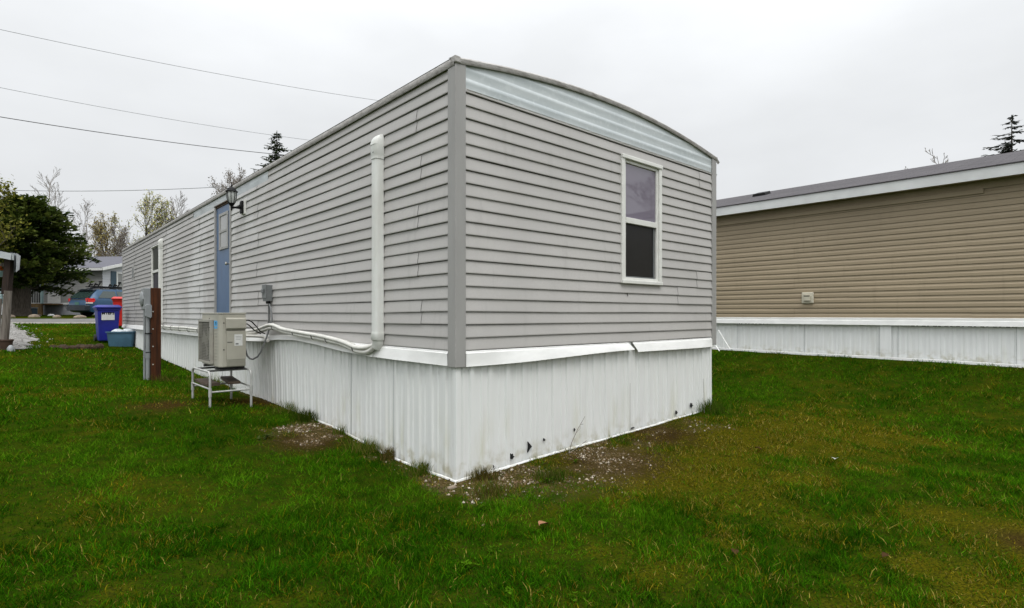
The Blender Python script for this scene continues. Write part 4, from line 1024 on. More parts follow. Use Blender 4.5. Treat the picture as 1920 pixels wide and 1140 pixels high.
for s, hw, zb, zbelt, rw, zr_ in st_:
    if rw is None: rw, zr_ = hw*.85, zbelt + .02
    rings.append([cp(s, -hw*.94, zb), cp(s, -hw, zb + .2), cp(s, -hw, zbelt - .12), cp(s, -hw*.97, zbelt), cp(s, -rw, zr_ - .03), cp(s, -rw*.8, zr_), cp(s, rw*.8, zr_), cp(s, rw, zr_ - .03), cp(s, hw*.97, zbelt), cp(s, hw, zbelt - .12), cp(s, hw, zb + .2), cp(s, hw*.94, zb)])
MB().loft(rings).build("body", M['paint'], car, smooth=35)
def cquad(pts, name, mat, thick=.012, out=None):
    P = [np.array(cp(*q)) for q in pts]; n = np.cross(P[1] - P[0], P[-1] - P[0]); n /= np.linalg.norm(n)
    mid = np.mean(P, 0); ctr = np.array(cp(2.3, 0, .8))
    if n @ (mid - ctr) < 0: n = -n
    k = len(P); V_ = [p + n*.004 for p in P] + [p + n*(.004 + thick) for p in P]
    return MB().add(V_, [tuple(range(k))[::-1], tuple(range(k, 2*k))] + [(i, (i+1) % k, k + (i+1) % k, k+i) for i in range(k)]).build(name, mat, car)
gr = lambda s, f: (s, .855 - .225*f, .965 + .44*f)   # a point of the right glasshouse side
cquad([gr(.50, .05), gr(1.45, .05), gr(1.45, .88), gr(.86, .88)], "rear_side_window", M['carglass'])
cquad([gr(1.53, .05), gr(2.35, .05), gr(2.35, .9), gr(1.53, .9)], "rear_door_window", M['carglass'])
cquad([gr(2.43, .05), gr(3.3, .05), gr(2.85, .85), gr(2.43, .88)], "front_door_window", M['carglass'])
cquad([(.07, -.74, .97), (.07, .74, .97), (.50, .60, 1.38), (.50, -.60, 1.38)], "tailgate_window", M['carglass'])
cquad([(.0, -.72, .44), (.0, .72, .44), (.045, .80, .93), (.045, -.80, .93)], "tailgate", M['cardark'])  # rear face darkened by colour for shade and dirt
m = MB(); m.loft([[cp(-.08, -.74, z), cp(-.10, 0, z), cp(-.08, .74, z), cp(.10, .865, z), cp(.16, .6, z), cp(.16, -.6, z), cp(.10, -.865, z)] for z in (.32, .40, .56, .60)]); m.build("rear_bumper", M['cardark'], car, bevel=.02)
for sgn_ in (-1, 1):
    m = MB(); m.loft([[cp(.02, .62*sgn_, z), cp(.005, .70*sgn_, z), cp(.05, .83*sgn_, z), cp(.36*e, .875*sgn_, z), cp(.36*e, .80*sgn_, z)] for z, e in ((.76, .8), (.88, 1.0), (.96, .85))]); tl = m.build("tail_light", M['redlens'], car, bevel=.008)
    m = MB(); m.loft([[cp(.01, .62*sgn_, z), cp(-.004, .70*sgn_, z), cp(.04, .835*sgn_, z), cp(.22, .88*sgn_, z), cp(.2, .80*sgn_, z)] for z in (.69, .755)]); m.build("reversing_light", M['whitelens'], tl)
pb_ = np.array(cp(-.012, 0, .70)); MB().obox(pb_, np.r_[rt, 0], Zu, np.r_[hd, 0], .16, .07, .008).build("licence_plate", M['plate'], car)
for s in (.95, 3.75):
    for sg2 in (-1, 1):
        a, b_ = np.array(cp(s, sg2*.70, .33)), np.array(cp(s, sg2*.885, .33))
        wh = MB().tube([a, a*.1 + b_*.9, b_], [.33, .33, .30], 24).build("wheel", M['rubber'], car, smooth=40)
        d = (b_ - a) / np.linalg.norm(b_ - a); MB().tube([b_ + d*.002, b_ + d*.012], [.21, .18], 18).build("rim", M['rim'], wh, smooth=40)
for s_, sg2 in ((0, 1), (0, -1)):
    MB().tube([cp(.7, sg2*.56, 1.46), cp(.85, sg2*.56, 1.52), cp(2.6, sg2*.56, 1.53), cp(2.8, sg2*.56, 1.45)], .018, 8).build("roof_rail", M['black'], car)
m = MB(); m.loft([[cp(.40, -.62, 1.37), cp(.40, .62, 1.37), cp(.62, .62, 1.46), cp(.62, -.62, 1.46)], [cp(.36, -.60, 1.405), cp(.36, .60, 1.405), cp(.60, .60, 1.485), cp(.60, -.60, 1.485)]]); m.build("spoiler", M['cardark'], car, bevel=.008)
for s in (1.05, 2.05):
    m = MB(); m.tube([cp(s, -.66, 1.56), cp(s, .66, 1.56)], .022, 8)
    for r_ in (.1, .45, -.3):
        m.beam(np.array(cp(s - .45, r_, 1.60)), np.array(cp(s + .35, r_, 1.60)), .06, .05)
        m.beam(np.array(cp(s - .30, r_, 1.62)), np.array(cp(s - .22, r_ + .03, 1.80)), .07, .05)
        m.lathe([(.0, -.05), (.07, -.04), (.09, 0), (.07, .04), (.0, .05)], cp(s - .2, r_ + .03, 1.86 if r_ == .45 else 1.72), 10)
    rk = m.build("bike_rack", M['black'], car)

# ------------------------------------------------------------------ shelter, pots and rocks on the left
lsx = at(8, 655, 13.0); lg_ = gz(lsx[0], lsx[1])
sh = empty("garden_shelter", (lsx[0], lsx[1], lg_), "garden shelter with grey sheet roof on a dark post and weathered log", "shelter")
a = at(4, 655, 13.0); b = at(15, 545, 13.0); c_ = at(19, 478, 13.0); a[2] = lg_ - .1
MB().tube([a, a*.5 + b*.5 + np.array([.015, 0, 0]), b], [.095, .08, .075], 12).build("log_post", M['log'], sh, smooth=50)
MB().beam(at(12, 552, 13.0), c_, .15, .12, up=(EZ[0], EZ[1], 0)).build("dark_post", M['darklog'], sh, bevel=.004)
E0 = np.r_[EX, 0]; E1 = np.r_[EZ, 0]
m = MB(); p = at(22, 474, 12.8); q = at(-60, 458, 12.8); p2 = at(35, 480, 14.5); q2 = at(-40, 466, 14.5)
rows = []
for f in np.linspace(0, 1, 22):
    r0 = q*(1-f) + p*f; r1 = q2*(1-f) + p2*f; rows.append([r0 + Zu*.012*(int(f*21) % 2), r1 + Zu*.012*(int(f*21) % 2)])
m.grid(rows).grid([[np.asarray(k) - Zu*.02 for k in r] for r in rows]); m.build("sheet_roof", M['sheet'], sh)
m = MB(); m.beam(q - Zu*.09, p - Zu*.09, .03, .15); m.beam(p - Zu*.09 + E0*.03, p2 - Zu*.09, .03, .15); m.build("fascia", M['sheet'], sh)
m = MB(); m.add([p + E0*.06, p2 + E0*.03, p2 + E0*.0 - Zu*.35, p - Zu*.45 + E0*.05], [(0, 1, 2, 3)]); m.add([p + E0*.08 + E1*.03, p2 + E0*.05, p2 + E0*.02 - Zu*.35, p - Zu*.45 + E0*.07 + E1*.03], [(3, 2, 1, 0)]); m.build("side_curtain", M['sheet'], sh)
MB().beam(at(-30, 500, 13.6), at(14, 496, 13.6), .08, .08).build("cross_beam", M['log'], sh); MB().tube([at(-8, 655, 13.2), at(-2, 560, 13.3)], .06, 8).build("thin_log", M['log'], sh)
hb_ = at(4, 512, 13.4); hbk = empty("hanging_basket", tuple(hb_), "orange flowers hanging in a basket under the shelter roof", "flower basket")
m = MB()
for i in range(60):
    t, f = random.random()*6.28, random.random(); r = .13*math.sqrt(random.random()); q_ = hb_ + np.array([r*math.cos(t), r*math.sin(t), .05 + .12*f*(1 - r/.16)]); s = .03
    n1 = np.array([random.gauss(0, 1), random.gauss(0, 1), random.gauss(0, 1)]); n1 /= np.linalg.norm(n1); n2 = np.cross(n1, (.3, .5, .8)); n2 /= np.linalg.norm(n2)
    m.add([q_ + n1*s, q_ + n2*s, q_ - n1*s, q_ - n2*s], [(0, 1, 2, 3)])
m.build("flowers", M['orange'], hbk); MB().lathe([(.07, -.09), (.12, .0), (.13, .05)], hb_, 14).build("basket", M['teal'], hbk, smooth=40); MB().tube([hb_, hb_ + Zu*.33], .006, 5).build("hanger", M['black'], hbk)
p = at(11, 652, 12.9); g = gz(p[0], p[1])
fp = MB().lathe([(.10, 0), (.13, .2), (.145, .21), (.145, .24), (.125, .24), (.115, .20), (.01, .19)], (p[0], p[1], g), 18).build("flower_pot", M['clay'], loc=(p[0], p[1], g), smooth=35); tag(fp, "brown clay flower pot at the foot of the log post", "flower pot")
p = at(20, 652, 12.7); g = gz(p[0], p[1])
m = MB().loft([[(p[0] + r*math.cos(t)*(1+.15*math.sin(2*t)), p[1] + r*math.sin(t), g + h) for t in np.linspace(0, 6.28, 9)[:-1]] for r, h in ((.08, -.02), (.07, .06), (.04, .12), (.015, .14))])
tag(m.build("white_stone", M['metergrey'], loc=(p[0], p[1], g), smooth=50), "upright white stone beside the clay pot", "stone")

def rock(p, s, mat, name, label, group=None, seed=0, flat=.55):
    r_ = np.random.default_rng(seed); m = MB(); rings = []
    for i in range(7):
        a = -.4 + (math.pi/2 + .4)*i/6
        rings.append([(p[0] + s*math.cos(a)*math.cos(t)*(1 + .25*math.sin(2*t + seed) + .12*r_.random()), p[1] + s*.75*math.cos(a)*math.sin(t)*(1 + .12*r_.random()), p[2] + s*flat*math.sin(a)*(1 + .15*r_.random())) for t in np.linspace(0, 2*math.pi, 11)[:-1]])
    o = m.loft(rings).build(name, mat, loc=tuple(p), smooth=50); tag(o, label, "rock", group); return o
for k, (px, Z, s, lb) in enumerate(((17, 28.2, .38, "flat pale border rock left of the big evergreen's trunk"), (64, 28.4, .42, "wide pale border rock right of the evergreen's trunk"), (107, 28.3, .34, "pale border rock in front of the brown porch boards"),
                                    (96, 31.5, .26, "small white rock close against the brown porch boards"), (72, 31.6, .2, "small tan rock at the porch corner"), (150, 28.0, .34, "flat border rock under the dark car's bumper"))):
    p = at(px, 595, Z); rock((p[0], p[1], gz(p[0], p[1])), s*.62, M['trim'] if k == 3 else M['rock'], "border_rock", lb, "rocks along the street", k + 3)
# low mound of clods in the lawn
p = at(142, 652, 14.9); g = gz(p[0], p[1]); m = MB()
for i in range(26):
    q = (p[0] + random.gauss(0, .3)*EX[0] + random.gauss(0, .12)*EZ[0], p[1] + random.gauss(0, .3)*EX[1] + random.gauss(0, .12)*EZ[1], g + .02); s = random.uniform(.05, .11)
    m.loft([[(q[0] + s*r*math.cos(t + i), q[1] + s*r*math.sin(t + i)*.8, q[2] + h*s) for t in np.linspace(0, 6.28, 7)[:-1]] for r, h in ((1, -.4), (1.05, .2), (.6, .75))])
tag(m.build("soil_mound", M['soil'], loc=(p[0], p[1], g)), "low heap of brown clods lying in the far lawn", "soil heap")

# ------------------------------------------------------------------ overhead lines
def wire(name, p, q, sag, r, mat, label):
    p, q = np.asarray(p), np.asarray(q); d = q - p
    pts = [p - d*.25 + d*1.5*t - Zu*sag*4*t*(1-t) + Zu*sag*.55 for t in np.linspace(0, 1, 40)]
    tag(MB().tube(pts, r, 5).build(name, mat, loc=tuple(p), smooth=60), label, "cable", "overhead lines")
wire("overhead_line", at(0, 55, 22), at(700, 187, 30), .35, .011, M['wirepale'], "uppermost thin pale overhead line")
wire("overhead_line", at(0, 164, 24), at(575, 262, 32), .3, .011, M['wirepale'], "thin pale overhead line between the topmost and the dark one")
wire("overhead_line", at(0, 219, 22), at(497, 287, 30), .22, .017, M['wire'], "thick dark overhead cable ending at the spruce top")
wire("overhead_line", at(30, 357, 62), at(420, 350, 58), .5, .035, M['wirepale'], "low distant overhead line crossing the bare tree tops")

# ------------------------------------------------------------------ trees
class Tree:
    def __init__(s, seed): s.r = np.random.default_rng(seed); s.wood = MB(); s.tips = []
    def limb(s, p, d, length, r0, lev, maxlev, cfg):
        n = 5 if lev < 2 else 4; pts = [np.array(p, float)]; d = np.array(d, float); rs = [r0]
        for i in range(n):
            d = d + s.r.normal(0, cfg['wig'], 3) + np.array([0, 0, cfg['up'] * (.5 if lev == 0 else 1)]); d /= np.linalg.norm(d)
            pts.append(pts[-1] + d * length / n); rs.append(max(cfg['rmin'], r0 * (1 - (i+1)/n*cfg['taper'])))
        s.wood.tube(pts, rs, 6 if lev < 2 else 4 if lev < 3 else 3, cap=False)
        if lev >= maxlev - 1: s.tips += [(q, d) for q in pts[2:]]
        if lev == maxlev: return
        k = cfg['kids'][lev]
        for j in range(k):
            f = cfg['start'][lev] + (1 - cfg['start'][lev]) * (j + s.r.random()) / k
            i = min(int(f*n), n-1); q = pts[i]*(1-(f*n-i)) + pts[i+1]*(f*n-i)
            az = s.r.random()*2*math.pi + j*2.4; ang = cfg['ang'][lev] * (.8 + .4*s.r.random())
            u = np.cross(d, (.3, .2, .9)); u /= np.linalg.norm(u); v = np.cross(d, u)
            nd_ = d*math.cos(ang) + (u*math.cos(az) + v*math.sin(az))*math.sin(ang)
            s.limb(q, nd_, length*cfg['len'][lev]*(1.15 - .6*f), max(cfg['rmin'], r0*cfg['rad']*(1 - .5*f)), lev+1, maxlev, cfg)
def leaves(tips, per, size, spread, cols, seed, parent, name="crown", droop=0.):
    r = np.random.default_rng(seed); P = np.array([t[0] for t in tips]); n = len(P)*per
    base = np.repeat(P, per, 0) + r.normal(0, spread, (n, 3)); s = size*(.6 + .8*r.random((n, 1)))
    a = r.normal(0, 1, (n, 3)); a /= np.linalg.norm(a, axis=1, keepdims=True); b = np.cross(a, r.normal(0, 1, (n, 3))); b /= np.linalg.norm(b, axis=1, keepdims=True)
    V = np.stack([base - b*s*.45, base + a*s, base + b*s*.45, base - a*s*.7], 1).reshape(-1, 3)
    F = np.arange(n*4).reshape(n, 4); cols = np.array(cols); c = cols[r.integers(0, len(cols), n)]*(.7 + .6*r.random((n, 1)))
    return np_mesh(name, V, F, 4, M['leaf'], np.repeat(c, 4, 0), parent)
BARE = dict(wig=.055, up=.07, rmin=.011, taper=.8, kids=[15, 8, 6, 4], start=[.25, .15, .2, .2], ang=[.55, .55, .55, .5], len=[.36, .5, .5, .5], rad=.40)
def bare_tree(px, Z, top_py, label, seed, name="bare_tree", cfg=None, maxlev=3, lean=(0, 0), bud=None, r0=None, barkm='greybark', group="bare trees beyond the home"):
    p = at(px, 600, Z); g = gz(p[0], p[1]) - .1; h = EYE + (589.4 - top_py)*Z/1040 - g
    rt_ = empty(name, (p[0], p[1], g), label, "tree", group); T = Tree(seed); c = dict(BARE); c.update(cfg or {})
    T.limb((p[0], p[1], g), (lean[0], lean[1], 1), h*c.get('hf', .97), r0 or h*.011, 0, maxlev, c)
    zm = max(q[2] for q in T.wood.v); kk = h/(zm - g); o3 = np.array([p[0], p[1], g])
    T.wood.v = [tuple(o3 + (np.array(q) - o3)*kk) for q in T.wood.v]; T.tips = [(o3 + (q - o3)*kk, d) for q, d in T.tips]
    T.wood.build("trunk", M[barkm], rt_)
    if bud: leaves(T.tips, bud['per'], bud['size'], bud['spread'], bud['cols'], seed + 1, rt_)
    return rt_
BUD = dict(per=1, size=.085, spread=.14, cols=[(.40, .39, .13), (.30, .32, .09), (.42, .36, .17)])
TWIG = dict(per=1, size=.05, spread=.1, cols=[(.13, .10, .07), (.16, .13, .09)])
bare_tree(85, 55, 326, "slender leafless tree, shorter of the pair above the evergreen", 21, r0=.10, cfg=dict(len=[.24, .5, .5, .5], kids=[13, 6, 4, 3], start=[.35, .15, .2, .2]))
bare_tree(107, 55, 306, "tallest slender leafless tree rising above the evergreen", 22, r0=.12, cfg=dict(len=[.24, .5, .5, .5], kids=[13, 6, 4, 3], start=[.35, .15, .2, .2]), lean=(.03, .0))
bare_tree(140, 50, 372, "low leafless tree leaning right past the evergreen", 23, lean=(.14, -.12), bud=TWIG, r0=.09, cfg=dict(kids=[12, 6, 4, 3]))
bare_tree(262, 46, 352, "round budding tree with yellow green young leaves above the home's roofline", 24, name="budding_tree", bud=BUD, barkm='bark',
          cfg=dict(kids=[20, 9, 6, 4], start=[.10, .12, .2, .2], ang=[.62, .5, .5, .5], len=[.56, .5, .5, .5], rmin=.013, up=.09), r0=.20)
bare_tree(200, 44, 398, "brownish bare tree right above the far house roof", 25, bud=dict(per=1, size=.08, spread=.12, cols=[(.26, .20, .08), (.3, .26, .10)]), barkm='bark', cfg=dict(kids=[16, 8, 6, 3], start=[.15, .15, .2, .2], len=[.5, .5, .5, .5]), r0=.14)
bare_tree(178, 50, 428, "pale leafless thicket tree between evergreen and far house", 26, cfg=dict(kids=[10, 6, 5, 3], start=[.2, .2, .2, .2]), r0=.10)
bare_tree(226, 43, 425, "low leafless tree tucked beneath the budding tree", 29, bud=TWIG, cfg=dict(start=[.15, .2, .2, .2]), r0=.10)
bare_tree(447, 34, 306, "leafless crown showing over the roof behind the lantern", 27, r0=.10, cfg=dict(kids=[18, 8, 6, 3], len=[.36, .5, .5, .5], start=[.3, .15, .2, .2]), bud=TWIG)
bare_tree(347, 48, 362, "tiny bare treetop poking above the roof edge", 28, r0=.10)
bare_tree(1795, 30, 272, "bare twigs poking above the neighbour's ridge near the spruce", 31, r0=.05, cfg=dict(kids=[8, 4, 3, 2], start=[.7, .2, .2, .2], len=[.14, .5, .5, .5], ang=[.7, .6, .5, .5]))
bare_tree(1703, 32, 303, "faint bare twig tips above the middle of the neighbour's ridge", 32, r0=.05, cfg=dict(kids=[7, 4, 3, 2], start=[.7, .2, .2, .2], len=[.10, .5, .5, .5]))
# trees past the neighbour's home, mirrored in the front window
for k, (x, y, h, lb) in enumerate(((21, -8, 9.0, "leafless tree beyond the neighbour's near end"), (24, -13, 10.5, "taller leafless tree farthest beyond the neighbour's near end"))):
    rt_ = empty("bare_tree", (x, y, .5), lb, "tree", "bare trees beyond the home"); T = Tree(60 + k); T.limb((x, y, .4), (0, 0, 1), h*.8, .10, 0, 3, dict(BARE)); T.wood.build("trunk", M['greybark'], rt_)

def conifer(px, Z, top_py, label, seed, hw, droop=.25, dens=1., cols=None, start=.08, name="spruce", gap=0., layer=.36, r0=None, cat_group=None, spray=.32):
    """whorls of boughs carrying flat sprays of needles"""
    p = at(px, 600, Z); g = gz(p[0], p[1]) - .1; h = EYE + (589.4 - top_py)*Z/1040 - g; r = np.random.default_rng(seed)
    rt_ = empty(name, (p[0], p[1], g), label, "tree", cat_group)
    w_ = MB(); w_.tube([(p[0], p[1], g), (p[0] + .05, p[1], g + h*.5), (p[0], p[1], g + h)], [r0 or h*.018, h*.010, .012], 8)
    P, A, Bv, S = [], [], [], []
    z = h*start
    while z < h - .05:
        f = (z - h*start)/(h*(1 - start)); L_ = hw(f); nb = max(3, int(5 + 4*(1-f)))
        for k in range(nb):
            if r.random() < gap: continue
            az = r.random()*6.283; ln_ = L_*(.7 + .45*r.random()); d = np.array([math.cos(az), math.sin(az), 0]); side = np.array([-d[1], d[0], 0])
            b0 = np.array([p[0], p[1], g + z + r.normal(0, .06)]); m_ = max(3, int(ln_/.22)); pts = []
            for i in range(m_ + 1):
                q = i/m_; pts.append(b0 + d*ln_*q + Zu*(-droop*ln_*q*(1.1 - .75*q*q) + .18*(1-f)*0))
            w_.tube(pts, [.028*(1 - .8*i/m_)*(1 - .6*f) + .006 for i in range(m_+1)], 4, cap=False)
            for i in range(1, m_ + 1):
                q = i/m_; sl2 = spray*(1 - .55*q)*(.6 + .5*min(1, ln_/1.5)); nt_ = max(3, int(6*dens))
                for t in range(nt_):
                    sgn3 = -1 if t % 2 else 1; ca = .5 + .5*r.random()
                    dd = d*ca + side*sgn3*(1.1 - ca*.6) + Zu*r.normal(-.12, .22); dd /= np.linalg.norm(dd)
                    P.append(pts[i] - d*ln_/m_*r.random()); A.append(dd); S.append(sl2*(.6 + .7*r.random())); nn = np.cross(dd, Zu + r.normal(0, .35, 3)); Bv.append(nn/(np.linalg.norm(nn)+1e-6))
        z += layer*(.75 + .5*r.random())*(1 - .45*f)
    # leader tufts
    for i in range(14):
        P.append(np.array([p[0], p[1], g + h - .04*i])); A.append(np.array([r.normal(0, .3), r.normal(0, .3), 1.])/1.1); S.append(.10 + .012*i); Bv.append(np.array([math.cos(i*2.4), math.sin(i*2.4), 0]))
    P, A, Bv, S = np.array(P), np.array(A), np.array(Bv), np.array(S)[:, None]; n = len(P)
    V = np.stack([P, P + A*S*.45 + Bv*S*.22, P + A*S, P + A*S*.45 - Bv*S*.22], 1).reshape(-1, 3)
    cols = np.array(cols or [(.02, .035, .012), (.03, .05, .015), (.04, .06, .02)]); c = cols[r.integers(0, len(cols), n)]*(.65 + .7*r.random((n, 1)))
    w_.build("trunk", M['bark'], rt_); np_mesh("crown", V, np.arange(n*4).reshape(n, 4), 4, M['leaf'], np.repeat(c, 4, 0), rt_)
    return rt_
conifer(519, 44, 246, "dark pointed spruce top standing behind the grey roof", 41, lambda f: .25 + 3.1*(1-f)**.85, .22, 1.0, start=.45, layer=.42, name="spruce", spray=.42)
conifer(1897, 36, 216, "thin open spruce rising above the neighbour's ridge", 42, lambda f: .2 + 3.6*(1-f)**.8, .26, 1.1, cols=[(.05, .055, .05), (.07, .075, .06), (.04, .05, .04)], start=.4, gap=.30, layer=.50, name="spruce", spray=.40)

def broad_evergreen():
    p = at(38, 592, 31); g = gz(p[0], p[1]) - .1; r = np.random.default_rng(77)
    rt_ = empty("evergreen_tree", (p[0], p[1], g), "big spreading dark evergreen with a thick trunk across the street", "tree")
    w_ = MB(); w_.tube([(p[0], p[1], g), (p[0], p[1], g + .5), (p[0] + .05, p[1], g + 2.2), (p[0] + .2, p[1] + .05, g + 4.7), (p[0] + .3, p[1], g + 6.9)], [.55, .46, .42, .22, .05], 12)
    P, A, Bv, S, CC = [], [], [], [], []
    cols = np.array([(.022, .038, .007), (.034, .055, .009), (.052, .076, .012), (.082, .102, .018)])
    for k in range(225):
        z = 1.55 + 5.0*(k/225)**.95; f = (z - 1.55)/5.0
        az = r.random()*6.283; d2 = math.cos(az)*EX + math.sin(az)*EZ
        L_ = float(np.interp(f, [0, .12, .3, .5, .7, .85, 1], [2.5, 3.15, 3.25, 2.75, 2.05, 1.4, .45]))*(.66 + .42*r.random())
        d = np.array([d2[0], d2[1], 0]); side = np.array([-d[1], d[0], 0]); b0 = np.array([p[0] + .25*f, p[1], g + z]); m_ = max(4, int(L_/.24)); pts = []
        rise = .30 + .75*f + r.normal(0, .16)
        for i in range(m_ + 1):
            q = i/m_; pts.append(b0 + d*L_*q + side*.25*math.sin(q*3 + k)*q + Zu*(rise*L_*q*.55 - .20*L_*q*q + .06*math.sin(q*7 + k)))
        w_.tube(pts, [.05*(1 - .85*i/m_)*(1 - .4*f) + .008 for i in range(m_+1)], 4, cap=False)
        tone = r.integers(0, 3)
        for i in range(1, m_ + 1):
            q = i/m_
            if q < .25: continue
            wid = .62*(1 - .5*q)*(.6 + .8*r.random())
            for t in range(18):
                sgn3 = -1 if t % 2 else 1; off = r.random()*wid
                base_ = pts[i] + side*sgn3*off + d*(.4*off + r.normal(0, .08)) + Zu*(-.05*off + r.normal(0, .10))
                dd = d*(.7 + .4*r.random()) + side*sgn3*(.2 + .7*r.random()) + Zu*r.normal(.28, .4); dd /= np.linalg.norm(dd)
                nn = np.cross(dd, Zu + r.normal(0, .5, 3)); P.append(base_); A.append(dd); Bv.append(nn/np.linalg.norm(nn)); S.append(.14 + .14*r.random()); CC.append(cols[min(3, tone + (1 if r.random() < .25 + .3*q else 0))]*(.65 + .7*r.random()))
    P, A, Bv, S, CC = np.array(P), np.array(A), np.array(Bv), np.array(S)[:, None], np.array(CC); n = len(P)
    V = np.stack([P - A*S*.3, P + A*S*.4 + Bv*S*.3, P + A*S, P + A*S*.4 - Bv*S*.3], 1).reshape(-1, 3)
    w_.build("trunk", M['bark'], rt_); np_mesh("crown", V, np.arange(n*4).reshape(n, 4), 4, M['leaf'], np.repeat(CC, 4, 0), rt_)
broad_evergreen()
bare_tree(-48, 27, 318, "yellow green leafing tree at the left edge before the evergreen", 44, name="leafing_tree", barkm='bark', lean=(.05, -.04), group="bare trees beyond the home",
          bud=dict(per=7, size=.10, spread=.16, cols=[(.17, .17, .022), (.22, .21, .035), (.11, .12, .02)]), cfg=dict(kids=[11, 5, 4, 3], start=[.35, .2, .2, .2], ang=[.8, .7, .6, .6], len=[.36, .5, .5, .5]), maxlev=2, r0=.13)

# ------------------------------------------------------------------ grass, stones, weeds, litter
def keep(x, y):
    k = ~((x > -.012) & (x < HX + .02) & (y > -.012) & (y < HY_))
    k &= ~(x > BX - .03)
    t = (np.stack([x, y], -1) - rA) @ rn
    k &= (t < -.15) | (t > 2.8)
    d = np.full(x.shape, 9.)
    for i in range(len(PATHC) - 1):
        a, b = PATHC[i], PATHC[i+1]; ab = b - a; s = np.clip(((x - a[0])*ab[0] + (y - a[1])*ab[1]) / (ab @ ab), 0, 1)
        d = np.minimum(d, np.hypot(x - a[0] - s*ab[0], y - a[1] - s*ab[1]) / (pwid[i]*(1-s) + pwid[i+1]*s))
    k &= d > .9
    return k
def blades(r0, r1, dens, h0, h1, wd, five, seed):
    r = np.random.default_rng(seed); half = rad(62); area = half*(r1*r1 - r0*r0); n = int(area*dens)
    rr = np.sqrt(r0*r0 + (r1*r1 - r0*r0)*r.random(n)); th = (r.random(n)*2 - 1)*half
    x = CAM[0] + rr*(np.cos(th)*EZ[0] + np.sin(th)*EX[0]); y = CAM[1] + rr*(np.cos(th)*EZ[1] + np.sin(th)*EX[1])
    # pull the roots into tufts
    tx = vnoise(x, y, .07, 1) - .5; ty = vnoise(x, y, .07, 2) - .5; x = x + tx*.05; y = y + ty*.05
    k = keep(x, y); x, y, rr = x[k], y[k], rr[k]
    gm_, ym, sm_ = gravel_mask(x, y), yellow_mask(x, y), soil_mask(x, y)
    clump = fbm(x, y, .30, 12); lush = fbm(x, y, .85, 14)
    pr_ = np.clip(1.0 - .62*gm_ - .60*sm_ - .12*ym, .08, 1) * (.45 + .55*sstep(.3, .55, clump))
    k = r.random(len(x)) < pr_; x, y, rr, ym, clump, lush, gm_, sm_ = (q[k] for q in (x, y, rr, ym, clump, lush, gm_, sm_)); n = len(x)
    z = ground(x, y) - .004
    h = (h0 + (h1 - h0)*r.random(n)**1.6) * (.55 + .75*sstep(.3, .68, clump)) * (1 - .25*ym) * (1 - .55*np.clip(gm_ + sm_, 0, 1))
    w_ = wd*(.6 + .8*r.random(n)); yaw = r.random(n)*6.283; ld = r.random(n)*6.283 + 3*vnoise(x, y, .5, 21); lean = .25 + 1.0*r.random(n)
    ux, uy = np.cos(yaw), np.sin(yaw); lx_, ly_ = np.cos(ld)*lean*h, np.sin(ld)*lean*h; hz = h/np.sqrt(1 + .5*lean**2)
    base = np.stack([x, y, z], 1); u = np.stack([ux, uy, 0*x], 1)*w_[:, None]/2
    tip = base + np.stack([lx_, ly_, hz], 1)
    G = np.array([(.016, .066, .0012), (.034, .108, .002), (.062, .155, .004), (.10, .195, .008)])
    Yl = np.array([(.125, .118, .004), (.20, .158, .008), (.085, .062, .004), (.29, .225, .05)])
    gi = np.clip((lush*3.2 + r.normal(0, .55, n) - .1).astype(int), 0, 3)
    c = G[gi]; c = c * (.50 + .65*vnoise(x, y, .14, 31) + .35*vnoise(x, y, .45, 37))[:, None]; yb_ = r.random(n) < np.clip(.06 + .66*ym + .6*gm_ + .6*sm_ - .12*(lush > .55), .03, .93); c = np.where(yb_[:, None], Yl[r.integers(0, 4, n)], c)
    c = c*(.55 + .9*r.random((n, 1)))
    if five:
        mid = base + np.stack([lx_*.38, ly_*.38, hz*.62], 1)
        V = np.stack([base - u, base + u, mid - u*.75, mid + u*.75, tip], 1).reshape(-1, 3); b = np.arange(n)[:, None]*5
        F = np.concatenate([b + [0, 1, 3], b + [0, 3, 2], b + [2, 3, 4]], 0); c = np.repeat(c, 5, 0)
    else:
        V = np.stack([base - u, base + u, tip], 1).reshape(-1, 3); F = np.arange(n*3).reshape(n, 3); c = np.repeat(c, 3, 0)
    return V, F, c
Vs, Fs, Cs, o = [], [], [], 0
for a in ((.9, 4.2, 11500, .016, .060, .0042, True, 1), (4.2, 7.5, 5600, .020, .066, .0060, False, 2), (7.5, 13, 1900, .025, .078, .0095, False, 3), (13, 34, 280, .03, .085, .020, False, 4)):
    V_, F_, C_ = blades(*a); Vs.append(V_); Fs.append(F_ + o); Cs.append(C_); o += len(V_)
gr_ = np_mesh("grass", np.concatenate(Vs), np.concatenate(Fs), 3, M['grass'], np.concatenate(Cs)); tag(gr_, "short patchy green and straw coloured lawn grass", "grass", kind="stuff")

# stones: chips along the skirting
r = np.random.default_rng(5); n0 = 90000
x = r.uniform(-1.0, 4.7, n0); y = r.uniform(-1.2, 3.2, n0); gm_ = gravel_mask(x, y); k = (r.random(n0) < gm_**1.3*.62*(.25 + .9*sstep(.4, .65, fbm(x, y, .22, 33)))) & keep(x, y); x, y = x[k], y[k]
n = len(x); s = .0035 + .0135*r.random(n)**3; z = ground(x, y)
